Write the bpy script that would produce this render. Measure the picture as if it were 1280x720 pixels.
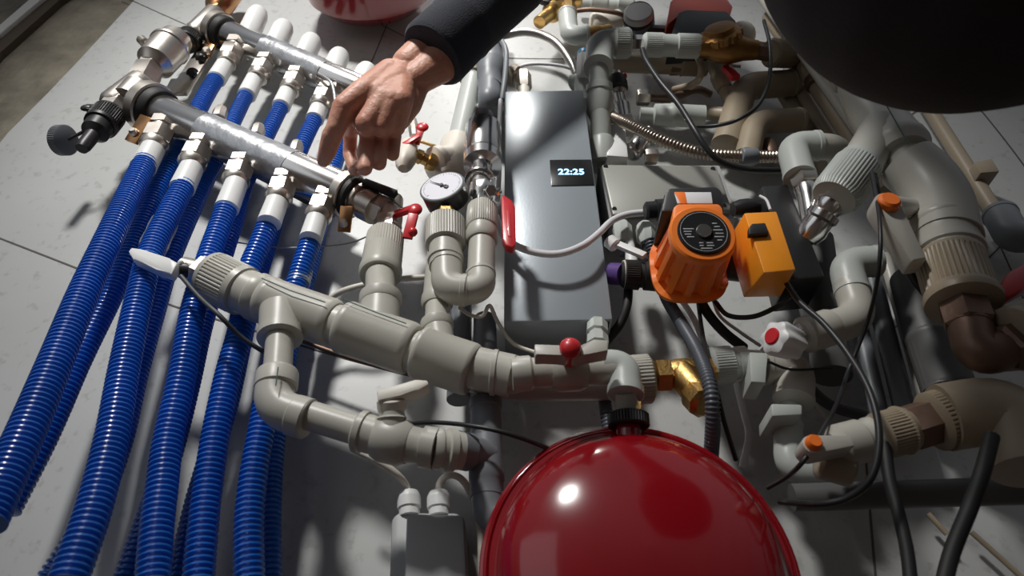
import bpy, bmesh, math, random
from mathutils import Vector as V, Matrix
random.seed(7)
for o in list(bpy.data.objects): bpy.data.objects.remove(o)
SC = bpy.context.scene; COL = SC.collection
# ---------------------------------------------------------------- camera, world, light, exposure
F = 834.0; TH = math.radians(40.0); DIST = 0.705; CAMZ = 1.0
CAM = V((0, -DIST, CAMZ)); FW = V((0, math.cos(TH), math.sin(TH))); UP = V((0, -math.sin(TH), math.cos(TH)))
cd = bpy.data.cameras.new('camera'); cam = bpy.data.objects.new('camera', cd); COL.objects.link(cam)
cd.sensor_width = 36; cd.lens = 36*F/1280; cd.clip_start = 0.02; cd.clip_end = 20
cam.location = CAM; cam.rotation_euler = (math.pi/2+TH, 0, 0); SC.camera = cam
cd.dof.use_dof = True; cd.dof.focus_distance = 0.86; cd.dof.aperture_fstop = 7.0
w = bpy.data.worlds.new('World'); SC.world = w; w.use_nodes = True
nt = w.node_tree; nt.nodes.clear()
out = nt.nodes.new('ShaderNodeOutputWorld'); bg = nt.nodes.new('ShaderNodeBackground')
tc = nt.nodes.new('ShaderNodeTexCoord'); sep = nt.nodes.new('ShaderNodeSeparateXYZ'); rmp = nt.nodes.new('ShaderNodeValToRGB')
mr = nt.nodes.new('ShaderNodeMapRange'); mr.inputs['From Min'].default_value = -1
nt.links.new(tc.outputs['Generated'], sep.inputs[0]); nt.links.new(sep.outputs['Z'], mr.inputs['Value'])
nt.links.new(mr.outputs[0], rmp.inputs[0]); nt.links.new(rmp.outputs[0], bg.inputs[0]); nt.links.new(bg.outputs[0], out.inputs[0])
e = rmp.color_ramp.elements
e[0].position = 0.30; e[0].color = (0.16, 0.105, 0.08, 1)
e[1].position = 0.85; e[1].color = (0.75, 0.80, 0.88, 1)
m_ = e.new(0.55); m_.color = (0.20, 0.19, 0.19, 1)
bg.inputs[1].default_value = 0.24
def area(name, loc, target, size, energy, color):
    l = bpy.data.lights.new(name, 'AREA'); l.shape = 'RECTANGLE'; l.size = size[0]; l.size_y = size[1]; l.energy = energy; l.color = color
    o = bpy.data.objects.new(name, l); COL.objects.link(o); o.location = loc
    o.rotation_euler = (V(target)-V(loc)).to_track_quat('-Z', 'Y').to_euler(); return o
def spot(name, loc, target, energy, cone, soft, color):
    l = bpy.data.lights.new(name, 'SPOT'); l.energy = energy; l.spot_size = math.radians(cone); l.spot_blend = 1.0; l.shadow_soft_size = soft; l.color = color
    o = bpy.data.objects.new(name, l); COL.objects.link(o); o.location = loc; o.rotation_euler = (V(target)-V(loc)).to_track_quat('-Z', 'Y').to_euler()
spot('ceiling_spot_light', (-0.75, -1.80, 3.0), (-0.17, 0, 1.97), 225, 52, .13, (1.0, 0.98, 0.95))
spot('centre_fill_light', (-.12, -.62, 3.15), (0.04, 0, 1.62), 24, 50, .08, (1.0, .97, .93))  # added fill lamp, unseen, lifts the centre of the wall
area('soft_fill_light', (-2.2, -2.2, 1.9), (-0.1, 0, 1.5), (2.0, 1.6), 5, (0.90, 0.95, 1.0))  # added unseen area lamp for soft fill and chrome highlights
SC.view_settings.view_transform = 'Standard'; SC.view_settings.look = 'None'
SC.view_settings.gamma = 1; SC.view_settings.use_curve_mapping = False; SC.view_settings.exposure = 0.0
# ---------------------------------------------------------------- measuring: a point on the plane h metres off the wall
def ray(px, py): return FW*F + V((1, 0, 0))*(px-640) + UP*(360-py)
def P(px, py, h=0.0):
    r = ray(px, py); return CAM + r*((-h - CAM.y)/r.y)
def Pd(px, py, d): return CAM + ray(px, py)*(d/F)
def Q(p): return p if isinstance(p, V) else P(*p)
def K(p): return (Q(p)-CAM).dot(FW)/F           # metres per pixel there
# ---------------------------------------------------------------- materials
M = {}
def mat(name, col, rough=0.5, metal=0.0, coat=0.0, bump=0.0, bscale=60, var=0.0, vscale=8, emis=None, trans=0.0, spec=0.5, col2=None, sheen=0):
    m = bpy.data.materials.new(name); m.use_nodes = True; n = m.node_tree.nodes; L = m.node_tree.links
    b = n['Principled BSDF']; b.inputs['Base Color'].default_value = (*col, 1); b.inputs['Roughness'].default_value = rough
    b.inputs['Metallic'].default_value = metal; b.inputs['Coat Weight'].default_value = coat; b.inputs['Specular IOR Level'].default_value = spec
    b.inputs['Coat Roughness'].default_value = 0.08
    if sheen: b.inputs['Sheen Weight'].default_value = sheen
    tcn = n.new('ShaderNodeTexCoord')
    if emis: b.inputs['Emission Color'].default_value = (*emis[0], 1); b.inputs['Emission Strength'].default_value = emis[1]
    if trans: b.inputs['Transmission Weight'].default_value = trans
    if var:
        t = n.new('ShaderNodeTexNoise'); t.inputs['Scale'].default_value = vscale; t.inputs['Detail'].default_value = 6
        L.new(tcn.outputs['Object'], t.inputs['Vector'])
        r = n.new('ShaderNodeValToRGB'); L.new(t.outputs[0], r.inputs[0])
        c2 = col2 or tuple(c*(1-var) for c in col)
        r.color_ramp.elements[0].position = 0.35; r.color_ramp.elements[0].color = (*c2, 1)
        r.color_ramp.elements[1].position = 0.65; r.color_ramp.elements[1].color = (*col, 1)
        L.new(r.outputs[0], b.inputs['Base Color'])
    if bump:
        t = n.new('ShaderNodeTexNoise'); t.inputs['Scale'].default_value = bscale; t.inputs['Detail'].default_value = 5
        L.new(tcn.outputs['Object'], t.inputs['Vector'])
        bp = n.new('ShaderNodeBump'); bp.inputs['Strength'].default_value = bump; bp.inputs['Distance'].default_value = 0.004
        L.new(t.outputs[0], bp.inputs['Height']); L.new(bp.outputs[0], b.inputs['Normal'])
    M[name] = m; return m
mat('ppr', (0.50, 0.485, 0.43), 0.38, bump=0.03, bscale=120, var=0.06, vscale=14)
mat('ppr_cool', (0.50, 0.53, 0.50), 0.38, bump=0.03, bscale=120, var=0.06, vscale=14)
mat('ppr_tan_shade', (0.36, 0.295, 0.21), 0.42, bump=0.03, bscale=120, var=0.10, vscale=10)  # pipe plastic with dim warm light put into the colour
mat('pipe_line', (0.05, 0.12, 0.10), 0.5)
mat('chrome', (0.85, 0.83, 0.81), 0.20, 1.0, bump=0.02, bscale=30)
mat('nickel', (0.66, 0.61, 0.55), 0.36, 1.0, bump=0.04, bscale=90, var=0.15, vscale=30)
mat('brass', (0.66, 0.42, 0.15), 0.36, 1.0, bump=0.15, bscale=260, var=0.25, vscale=20)
mat('old_brass', (0.36, 0.185, 0.06), 0.42, 0.85, bump=0.12, bscale=200, var=0.3, vscale=25)
mat('brown_metal', (0.24, 0.155, 0.115), 0.5, 0.7, bump=0.1, bscale=150, var=0.25, vscale=20)
mat('copper', (0.62, 0.33, 0.16), 0.28, 1.0, var=0.25, vscale=20)
mat('tape', (0.55, 0.56, 0.58), 0.33, 0.85, bump=0.5, bscale=45)
mat('blue', (0.012, 0.15, 0.62), 0.30, coat=0.25, var=0.15, vscale=12)
mat('white', (0.78, 0.79, 0.78), 0.42, bump=0.03, bscale=80)
mat('offwhite', (0.70, 0.66, 0.58), 0.45, bump=0.04, bscale=90)
mat('cable_white', (0.72, 0.72, 0.74), 0.45)
mat('black', (0.018, 0.018, 0.019), 0.42)
mat('rubber', (0.013, 0.013, 0.013), 0.6)
mat('dark_grey', (0.06, 0.065, 0.07), 0.5)
mat('conduit', (0.085, 0.095, 0.115), 0.42)
mat('pvc', (0.20, 0.215, 0.235), 0.42, var=0.08, vscale=12)
mat('pvc_dark', (0.12, 0.12, 0.12), 0.5, var=0.1, vscale=12)
mat('red_paint', (0.25, 0.005, 0.010), 0.16, coat=0.8, bump=0.02, bscale=12)
mat('red', (0.62, 0.022, 0.03), 0.35, coat=0.3)
mat('orange', (0.92, 0.22, 0.025), 0.42, coat=0.15, bump=0.05, bscale=200)
mat('orange_box', (0.95, 0.33, 0.018), 0.40, bump=0.05, bscale=200)
mat('orange_cap', (0.95, 0.20, 0.02), 0.5)
mat('coral', (0.80, 0.10, 0.045), 0.4, coat=0.2)
mat('box_paint', (0.36, 0.40, 0.43), 0.32, 0.25, bump=0.03, bscale=300)
mat('box_side', (0.035, 0.037, 0.04), 0.45, 0.2)
mat('enclosure', (0.33, 0.33, 0.30), 0.45, 0.2, bump=0.02, bscale=200)
mat('jbox', (0.42, 0.43, 0.43), 0.5, bump=0.02)
mat('display', (0.02, 0.02, 0.022), 0.25)
mat('digits', (0.3, 0.6, 0.9), 0.5, emis=((0.35, 0.70, 1.0), 2.2))
mat('dial', (0.80, 0.80, 0.86), 0.4)
mat('label', (0.72, 0.72, 0.74), 0.5)
mat('print', (0.45, 0.46, 0.47), 0.5)
mat('purple', (0.10, 0.05, 0.22), 0.4)
mat('sky_blue', (0.03, 0.42, 0.85), 0.4)
mat('skin', (0.66, 0.35, 0.25), 0.48, bump=0.30, bscale=150, var=0.22, vscale=22, col2=(0.56, 0.25, 0.17))
mat('nail', (0.78, 0.48, 0.40), 0.3, coat=0.4)
mat('navy', (0.010, 0.013, 0.024), 0.85, bump=0.3, bscale=500, sheen=0.1)
mat('black_cloth', (0.020, 0.019, 0.019), 0.8, bump=0.15, bscale=300)
mat('steel', (0.50, 0.48, 0.45), 0.30, 1.0)
mat('steel_brown', (0.42, 0.36, 0.30), 0.32, 1.0)
mat('grout', (0.12, 0.11, 0.10), 0.9, bump=0.3, bscale=200)
mat('trim_white', (0.72, 0.73, 0.70), 0.6)
mat('shadow_brown', (0.09, 0.07, 0.05), 0.95, bump=0.5, bscale=80)  # brown for the painted shadow line by the white trim
mat('concrete', (0.30, 0.27, 0.21), 0.95, bump=1.0, bscale=35, var=0.4, vscale=16)
mat('floor_tile', (0.22, 0.15, 0.11), 0.5, var=0.2, vscale=3)
mt = mat('tile', (0.52, 0.53, 0.52), 0.42, bump=0.04, bscale=25, var=0.10, vscale=3.5)
def speckle(m):
    n = m.node_tree.nodes; L = m.node_tree.links; b = n['Principled BSDF']
    src = b.inputs['Base Color'].links[0].from_socket
    t = n.new('ShaderNodeTexNoise'); t.inputs['Scale'].default_value = 85; t.inputs['Detail'].default_value = 8
    tc_ = [x for x in n if x.type == 'TEX_COORD'][0]; L.new(tc_.outputs['Object'], t.inputs['Vector'])
    r = n.new('ShaderNodeValToRGB'); r.color_ramp.elements[0].position = 0.30; r.color_ramp.elements[1].position = 0.42
    r.color_ramp.elements[0].color = (0.55, 0.53, 0.50, 1); L.new(t.outputs[0], r.inputs[0])
    mx = n.new('ShaderNodeMix'); mx.data_type = 'RGBA'; mx.blend_type = 'MULTIPLY'; mx.inputs[0].default_value = 0.4
    L.new(src, mx.inputs[6]); L.new(r.outputs[0], mx.inputs[7]); L.new(mx.outputs[2], b.inputs['Base Color'])
speckle(mt)
# rough scratched plaster: stretched streaks
def streak(m):
    n = m.node_tree.nodes; L = m.node_tree.links; b = n['Principled BSDF']
    tc_ = [x for x in n if x.type == 'TEX_COORD'][0]
    ed_ = P(168, 0)-P(0, 180); m0 = n.new('ShaderNodeMapping'); m0.inputs['Rotation'].default_value = (0, math.atan2(ed_.z, ed_.x), 0)
    mp = n.new('ShaderNodeMapping'); mp.inputs['Scale'].default_value = (6, 20, 34)
    L.new(tc_.outputs['Object'], m0.inputs[0]); L.new(m0.outputs[0], mp.inputs[0])
    t = n.new('ShaderNodeTexNoise'); t.inputs['Scale'].default_value = 1.2; t.inputs['Detail'].default_value = 8; L.new(mp.outputs[0], t.inputs[0])
    bp = n.new('ShaderNodeBump'); bp.inputs['Strength'].default_value = 1.0; bp.inputs['Distance'].default_value = 0.012
    old = b.inputs['Normal'].links[0].from_socket
    L.new(t.outputs[0], bp.inputs['Height']); L.new(old, bp.inputs['Normal']); L.new(bp.outputs[0], b.inputs['Normal'])
streak(M['concrete'])
# ---------------------------------------------------------------- geometry kit
def frame(d, hint=None):
    d = d.normalized(); a = hint or V((0, -1, 0))
    if abs(d.dot(a)) > 0.95: a = V((0, 0, 1))
    x = (a - d*a.dot(d)).normalized(); return x, d.cross(x)
class G:
    def __init__(s): s.v = []; s.f = []
    def add(s, vs, fs):
        n = len(s.v); s.v += vs; s.f += [tuple(i+n for i in f) for f in fs]; return s
    def rings(s, rings, cap=(True, True), closed=False):
        vs = [p for r in rings for p in r]; n = len(rings[0]); fs = []
        R = len(rings)
        for i in range(R if closed else R-1):
            j = (i+1) % R
            for k in range(n):
                l = (k+1) % n; fs.append((i*n+k, i*n+l, j*n+l, j*n+k))
        if not closed:
            if cap[0]: fs.append(tuple(range(n-1, -1, -1)))
            if cap[1]: fs.append(tuple((R-1)*n+k for k in range(n)))
        return s.add(vs, fs)
    def lathe(s, A, B, prof, n=28, px=True, hint=None, cap=(True, True)):
        A, B = Q(A), Q(B); k = K((A+B)/2) if px else 1.0
        x, y = frame(B-A, hint); rib = any(len(p) > 2 for p in prof)
        if rib: n = 126
        R = []
        for p in prof:
            c = A.lerp(B, p[0]) if 0 <= p[0] <= 1 else A+(B-A)*p[0]; ring = []
            for i in range(n):
                r = p[1]*k
                if len(p) > 2 and ((i % 3) == 0 if p[2] == 1 else (i % 9) < 4): r *= 0.945 if p[2] == 1 else p[2]
                a = 2*math.pi*(i+.5)/n; ring.append(c + x*math.cos(a)*r + y*math.sin(a)*r)
            R.append(ring)
        return s.rings(R, cap)
    def hexn(s, A, B, r, px=True):       # hexagonal nut with chamfers
        return s.lathe(A, B, [(0, r*.86), (.10, r), (.90, r), (1, r*.86)], n=6, px=px)
    def sleeve(s, A, B, r, px=True):
        return s.lathe(A, B, [(0, r*.90), (.02, r*.99), (.05, r*1.03), (.11, r*1.03), (.13, r), (.92, r), (.97, r*.97), (1, r*.9)], px=px)
    def knurl(s, A, B, r, px=True):
        return s.lathe(A, B, [(0, r*.88), (.03, r*.98), (.14, r), (.16, r, 1), (.80, r, 1), (.82, r), (.97, r*.98), (1, r*.88)], px=px)
    def plain(s, A, B, r, r2=None, px=True):
        r2 = r if r2 is None else r2
        return s.lathe(A, B, [(0, r), (1, r2)], px=px)
    def round_(s, A, B, r, px=True, e=.12):
        return s.lathe(A, B, [(0, r*.55), (e*.35, r*.85), (e, r), (1-e, r), (1-e*.35, r*.85), (1, r*.55)], px=px)
    def path(s, pts, r, n=14, cap=(True, True)):   # r: metres, number or function of arc fraction
        pts = [Q(p) for p in pts]; d = [(pts[min(i+1, len(pts)-1)]-pts[max(i-1, 0)]).normalized() for i in range(len(pts))]
        x, y = frame(d[0]); R = []; L = [0]
        for i in range(1, len(pts)): L.append(L[-1]+(pts[i]-pts[i-1]).length)
        for i, p in enumerate(pts):
            x = (x - d[i]*x.dot(d[i])).normalized(); y = d[i].cross(x)
            rr = r(L[i], L[-1]) if callable(r) else r
            R.append([p + x*math.cos(2*math.pi*k/n)*rr + y*math.sin(2*math.pi*k/n)*rr for k in range(n)])
        return s.rings(R, cap)
    def cable(s, pts, rpx, n=10, px=True, corr=None):
        c = spline([Q(p) for p in pts], 200 if corr is None else None, corr[0]/4 if corr else None)
        r = rpx*K(pts[len(pts)//2]) if px else rpx
        if corr:
            pitch, amp = corr; A = [1, 1, 1-amp*1.3, 1-amp*1.3]
            cnt = {'i': -1}
            def fr(l, t): cnt['i'] += 1; return r*A[cnt['i'] % 4]
            return s.path(c, fr, 18)
        return s.path(c, r, n)
    def bend(s, pts, rpx, bend=None, n=24, px=True):
        pts = [Q(p) for p in pts]; k = K(pts[len(pts)//2]) if px else 1
        r = rpx*k; return s.path(fillet(pts, (bend or rpx*1.15)*k), r, n)
    def elbow(s, pts, rpx, bend=None, lip=True):
        pts = [Q(p) for p in pts]; k = K(pts[len(pts)//2]); r = rpx*k
        s.path(fillet(pts, (bend or rpx*1.05)*k), r, 28)
        if lip:
            for a, b in ((pts[0], pts[1]), (pts[-1], pts[-2])):
                d = (b-a).normalized()
                s.lathe(a-d*r*.10, a+d*r*.28, [(0, r*.9), (.15, r*1.05), (.85, r*1.05), (1, r*.98)], px=False)
        return s
    def sphere(s, c, r, sc=(1, 1, 1), px=True, n=20):
        c = Q(c); r = r*(K(c) if px else 1); R = []
        for i in range(n+1):
            t = math.pi*i/n; rr = max(math.sin(t), 1e-3)*r
            R.append([c+V((rr*math.cos(2*math.pi*k/n)*sc[0], -math.cos(t)*r*sc[1], rr*math.sin(2*math.pi*k/n)*sc[2])) for k in range(n)])
        return s.rings(R)
    def solid(s, front, back, bev=0.0, seg=2):     # prism between two outlines with the same number of corners
        bm = bmesh.new(); a = [bm.verts.new(Q(p)) for p in front]; b = [bm.verts.new(Q(p)) for p in back]; n = len(a)
        bm.faces.new(a); bm.faces.new(b[::-1])
        for i in range(n): bm.faces.new((a[i], b[i], b[(i+1) % n], a[(i+1) % n]))
        if bev: bmesh.ops.bevel(bm, geom=list(bm.edges), offset=bev, segments=seg, affect='EDGES', profile=.5, clamp_overlap=True)
        bmesh.ops.recalc_face_normals(bm, faces=bm.faces); bm.verts.index_update()
        s.add([v.co.copy() for v in bm.verts], [tuple(v.index for v in f.verts) for f in bm.faces]); bm.free(); return s
    def slab(s, outline, h0, h1, bev=0.0):         # outline of pixels at height h1, pushed straight back to h0
        fr = [P(x, y, h1) for x, y in outline]; bk = [V((p.x, -h0, p.z)) for p in fr]; return s.solid(fr, bk, bev)
    def bar(s, A, B, w, t, px=True, bev=.15, hint=None):   # flat bar from A to B, w wide, t thick along hint
        A, B = Q(A), Q(B); k = K((A+B)/2) if px else 1; x, y = frame(B-A, hint)
        w *= k/2; t *= k/2
        f = [A-y*w-x*t, A+y*w-x*t, A+y*w+x*t, A-y*w+x*t]; b = [p+(B-A) for p in f]
        return s.solid(f, b, bev*min(w, t))
    def torus(s, c, nrm, R, r, px=True, n=36, m=8):
        c = Q(c); k = K(c) if px else 1; R *= k; r *= k; x, y = frame(nrm); rings = []
        for i in range(n):
            a = 2*math.pi*i/n; d = x*math.cos(a)+y*math.sin(a)
            rings.append([c+d*(R+r*math.cos(2*math.pi*j/m))+nrm.normalized()*r*math.sin(2*math.pi*j/m) for j in range(m)])
        return s.rings(rings, closed=True)
def spline(pts, n=None, step=None):
    out = []; N = len(pts); seg = []
    for i in range(N-1):
        p0 = pts[i-1] if i else pts[0]*2-pts[1]; p1, p2 = pts[i], pts[i+1]; p3 = pts[i+2] if i+2 < N else pts[-1]*2-pts[-2]
        for k in range(24):
            t = k/24; seg.append(.5*((2*p1)+(p2-p0)*t+(2*p0-5*p1+4*p2-p3)*t*t+(3*p1-p0-3*p2+p3)*t**3))
    seg.append(pts[-1]); L = [0]
    for i in range(1, len(seg)): L.append(L[-1]+(seg[i]-seg[i-1]).length)
    if step: n = int(L[-1]/step)
    else: n = min(n, 14*N)
    j = 0
    for i in range(n+1):
        t = L[-1]*i/n
        while j < len(L)-2 and L[j+1] < t: j += 1
        u = (t-L[j])/max(L[j+1]-L[j], 1e-9); out.append(seg[j].lerp(seg[j+1], min(u, 1)))
    return out
def fillet(pts, rad):
    out = [pts[0]]
    for i in range(1, len(pts)-1):
        a, b, c = pts[i-1], pts[i], pts[i+1]; u = (a-b); w_ = (c-b)
        r = min(rad, u.length*.49 if i > 1 else u.length*.95, w_.length*.49 if i < len(pts)-2 else w_.length*.95)
        p, q = b+u.normalized()*r, b+w_.normalized()*r
        for k in range(9):
            t = k/8; out.append(p*(1-t)**2+b*2*t*(1-t)+q*t*t)
    out.append(pts[-1]); return out
ORG = {}
def build(name, g, m, parent=None, angle=38):
    me = bpy.data.meshes.new(name); o = bpy.data.objects.new(name, me)
    if parent is not None: org = ORG[parent.name]
    else:
        org = sum(g.v, V((0, 0, 0)))/len(g.v)
    me.from_pydata([p-org for p in g.v], [], g.f); me.update()
    bm = bmesh.new(); bm.from_mesh(me); bmesh.ops.recalc_face_normals(bm, faces=bm.faces); bm.to_mesh(me); bm.free()
    me.polygons.foreach_set('use_smooth', [True]*len(me.polygons)); me.set_sharp_from_angle(angle=math.radians(angle))
    me.materials.append(M[m]); COL.objects.link(o)
    if parent is not None: o.parent = parent
    else: o.location = org
    ORG[o.name] = org; return o
def tag(o, label, cat, group=None):
    o['label'] = label; o['category'] = cat
    if group: o['group'] = group
    return o
def T(name, label, cat, at, group=None):
    o = bpy.data.objects.new(name, None); o.empty_display_size = 0.02; COL.objects.link(o); o.location = Q(at); ORG[o.name] = Q(at).copy()
    return tag(o, label, cat, group)
def part(par, name, g, m, label=None, angle=38):
    o = build(name, g, m, par, angle)
    if label: o['label'] = label
    return o
def one(name, label, cat, g, m, group=None): return tag(build(name, g, m), label, cat, group)
def struct(name, g, m):
    o = build(name, g, m); o['kind'] = 'structure'; return o
NZ = V((0, -1, 0))
def off(p, dh): q = Q(p); return V((q.x, q.y-dh, q.z))

# ================================================================ SETTING
def wbox(x0, x1, y0, y1, z0, z1): return G().solid([V((x0, y0, z0)), V((x1, y0, z0)), V((x1, y0, z1)), V((x0, y0, z1))], [V((x0, y1, z0)), V((x1, y1, z0)), V((x1, y1, z1)), V((x0, y1, z1))])
struct('wall_left', wbox(-3, 2.6, .012, .10, .2, 3.2), 'concrete')
g = G(); edge = [(-900, 1250), (-14, 196), (10, 166), (60, 116), (100, 74), (168, 0), (330, -170), (900, -170), (2400, -170), (2400, 1250)]
g.slab(edge, -.012, 0.0); struct('wall_back', g, 'tile')
struct('trim_1', G().slab([(-200, 150), (-200, 120), (0, 32), (36, 0), (250, -180), (300, -180), (50, 0), (0, 42)], -.012, .010, .002), 'trim_white')
struct('trim_2', G().slab([(-120, 190), (0, 46), (54, 0), (300, -190), (330, -180), (74, 0), (0, 66), (-120, 205)], -.012, .002, .001), 'shadow_brown')  # shadow line along the white trim, painted as a dark strip
struct('floor', wbox(-3, 2.6, -3.2, .012, -.05, 0), 'floor_tile')
k = 3
def joint(pts, w):
    global k
    ps = [P(x, y, 0) for x, y in pts]; ps = spline(ps, 20) if len(ps) > 2 else ps; g = G(); L_ = []; R_ = []
    for i, p in enumerate(ps):
        d = (ps[min(i+1, len(ps)-1)]-ps[max(i-1, 0)]).normalized(); s_ = V((d.z, 0, -d.x))*w/2
        L_.append(p+s_); R_.append(p-s_)
    vs = []; fs = []
    for i in range(len(ps)):
        for q in (L_[i], R_[i]): vs += [V((q.x, .001, q.z)), V((q.x, -.0006, q.z))]
    for i in range(len(ps)-1):
        a, b = i*4, i*4+4; fs += [(a+1, a+3, b+3, b+1), (a, a+1, b+1, b), (a+3, a+2, b+2, b+3)]
    g.add(vs, fs); struct('trim_%d' % k, g, 'grout'); k += 1
joint([(-40, 283), (0, 298), (95, 335), (215, 382), (300, 408), (420, 445), (520, 470), (640, 490)], .0026)
joint([(150, -6), (170, 3), (235, 32), (300, 58), (420, 95)], .0022)
joint([(500, -10), (480, 40), (462, 83), (440, 130), (385, 300)], .0022)
joint([(420, 8), (478, 32), (540, 60), (620, 72), (760, 74)], .0022)
joint([(1262, 296), (1230, 328), (1180, 372), (1100, 420)], .0022)
joint([(1190, 95), (1240, 155), (1282, 210), (1330, 280)], .0026)
joint([(1160, 138), (1200, 205), (1240, 285), (1300, 420)], .0020)
joint([(1080, 540), (1086, 620), (1096, 740)], .0022)
joint([(1120, 150), (1135, 146), (1155, 132)], .003)

# ================================================================ EXPANSION VESSELS
def vessel(cx, cy, rpx, h, label, depthn=.072, seam=True):
    t = T('expansion_vessel', label, 'expansion vessel', (cx, cy, 0.0)); c = P(cx, cy, h); R = rpx*K(c)
    g = G(); A = V((c.x, -.02, c.z)); B = V((c.x, -(h+.062), c.z)); L_ = (B-A).length
    prof = [(0, R*.45), (.05, R*.75), (.2, R*.93), ((h-.03)/L_, R*.965), ((h-.022)/L_, R*.965)]
    g.lathe(A, B, prof, n=96, px=False); part(t, 'rear_shell', g, 'red_paint')
    g = G(); hb = (h-.02)
    fr = [(0, .96), (.03, 1.005), (.10, 1.02), (.18, 1.015), (.22, .985), (.19, .965), (.13, .95), (.17, .94), (.28, .93), (.42, .905), (.54, .865), (.66, .81), (.77, .69), (.86, .54), (.93, .38), (.98, .2), (1, .01)]
    A2 = V((c.x, -hb, c.z)); B2 = V((c.x, -(hb+depthn), c.z)); g.lathe(A2, B2, [(a, b*R) for a, b in fr], n=96, px=False)
    part(t, 'front_shell', g, 'red_paint')
    g = G().torus(V((c.x, -(hb+depthn*.16), c.z)), NZ, R*1.004, .0035, px=False, n=96); part(t, 'rim_seam', g, 'red_paint')
    return t, c, R
vt, vc, vR = vessel(801, 710, 197, .125, 'large glossy red round expansion vessel at the bottom, below the brass strainer')
g = G().lathe((786, 560, .135), (785, 516, .138), [(0, 16), (1, 16)]); part(vt, 'neck', g, 'red_paint')
g = G().lathe((786, 534, .138), (785, 518, .14), [(0, 24), (.1, 26), (.12, 26, 1), (.85, 26, 1), (.9, 26), (1, 23)]); part(vt, 'black_ring', g, 'black', 'black ribbed lock ring')
vessel(456, -62, 88, .13, 'red round vessel cut off by the top edge, above the reaching hand')

# ================================================================ MANIFOLDS
def corr_ring(g, c, d, R, r): g.torus(c, d, R, r)
def clampring(t, A, B, r, foot, fw, screw):
    g = G().lathe(A, B, [(0, r*.92), (.1, r), (.9, r), (1, r*.92)])
    o = part(t, 'rubber_lining', g, 'rubber', 'black rubber lining')
    d = (Q(B)-Q(A)); a, b = Q(A)+d*.10, Q(A)+d*.62
    g = G().lathe(a, b, [(0, r*1.05), (.1, r*1.12), (.9, r*1.12), (1, r*1.05)])
    c = part(t, 'pipe_clamp', g, 'nickel')
    g = G().bar(foot[0], foot[1], fw, 5, bev=.3); part(c, 'clamp_foot', g, 'copper')
    g = G().lathe(off(screw, .0), off(screw, .008), [(0, 5), (.7, 5), (1, 3.5)]); part(c, 'screw', g, 'nickel')
def outlet(t, A, B, r):     # nickel double nut on the manifold
    A, B = Q(A), Q(B); d = B-A; r_ = r*K((A+B)/2)
    g = G(); g.hexn(A, A+d*.30, r_*.98, px=False); g.lathe(A+d*.28, A+d*.36, [(0, r_*.8), (1, r_*.8)], px=False)
    g.hexn(A+d*.34, A+d*.82, r_*1.05, px=False); g.lathe(A+d*.80, B, [(0, r_*.98), (.5, r_*1.0), (1, r_*.85)], px=False)
    part(t, 'union_nut', g, 'nickel')
def drain(t, base, tip, handle, capat=None, r=17):
    A, B = Q(base), Q(tip); d = B-A
    g = G().hexn(A, A+d*.34, r*.95); part(t, 'drain_nut', g, 'brass' if False else 'nickel')
    g = G().knurl(A+d*.30, A+d*.56, r*1.15); g.lathe(A+d*.54, A+d*.74, [(0, r), (.7, r*.95), (1, r*.55)]); g.lathe(A+d*.70, B, [(0, r*.55), (.85, r*.5), (1, r*.42)])
    dv = part(t, 'drain_valve', g, 'black')
    g = G().bar(A+d*.35+V((0, -.01, .004)), Q(handle), 11, 5); g.sphere(handle, 6, (1.2, .6, .9)); part(dv, 'handle', g, 'black')
    if capat:
        c = Q(capat); g = G().lathe(c+V((-.010, 0, .001)), c+V((.004, -.002, -.001)), [(0, 17), (.1, 19), (.12, 19, 1), (.85, 19, 1), (.9, 19), (1, 17)]); part(dv, 'blanking_cap', g, 'pvc', 'grey knurled cap hanging on a strap')
        g = G().cable([c, c.lerp(A+d*.4, .5)+V((0, 0, -.004)), A+d*.45], 2.2); part(dv, 'strap', g, 'black')
# lower manifold, 9-10 cm off the wall
hA = .095
mA, mB = P(192, 137, hA), P(446, 249, hA); md = mB-mA
t = T('pipe_manifold', 'lower chrome tube manifold with five blue hose outlets, wrapped in silver tape', 'manifold', P(300, 190, 0))
r_ = 25*K((mA+mB)/2)
g = G().lathe(mA, mB, [(0, r_*.75), (.012, r_*.92), (.03, r_), (.97, r_), (.985, r_*.92), (1, r_*.8)], n=40, px=False); part(t, 'tube', g, 'chrome')
g = G(); a, b = mA+md*.29, mA+md*.72; R = []
x, y = frame(md)
for i in range(30):
    c = a.lerp(b, i/29); R.append([c+(x*math.cos(2*math.pi*q/40)+y*math.sin(2*math.pi*q/40))*r_*(1.03+.012*math.sin(i*1.7+q*.9)*math.sin(q*1.3+i*.5)) for q in range(40)])
g.rings(R); part(t, 'tape_wrap', g, 'tape', 'matte silver adhesive tape', 60)
clampring(t, (180, 131, hA), (203, 141, hA), 29, ((184, 146, hA+.018), (164, 178, hA+.0)), 19, (168, 167, hA+.008))
clampring(t, (426, 240, hA), (446, 249, hA), 27, ((434, 258, hA+.008), (430, 290, hA-.01)), 16, (430, 281, hA-.002))
for (nx, ny), (ex, ey) in (((207, 152), (190, 186)), ((254, 176), (238, 208)), ((304, 200), (293, 230)), ((357, 220), (347, 252)), ((409, 242), (396, 274))):
    outlet(t, (nx, ny, hA+.006), (ex, ey, hA+.004), 17)
for x0, y0 in ((277, 141), (324, 163), (372, 184)):
    g = G().lathe(P(x0-4, y0+8, hA+.004), P(x0, y0-5, hA+.004), [(0, 9), (.7, 9), (1, 7)], n=8); part(t, 'plug', g, 'nickel')
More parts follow.
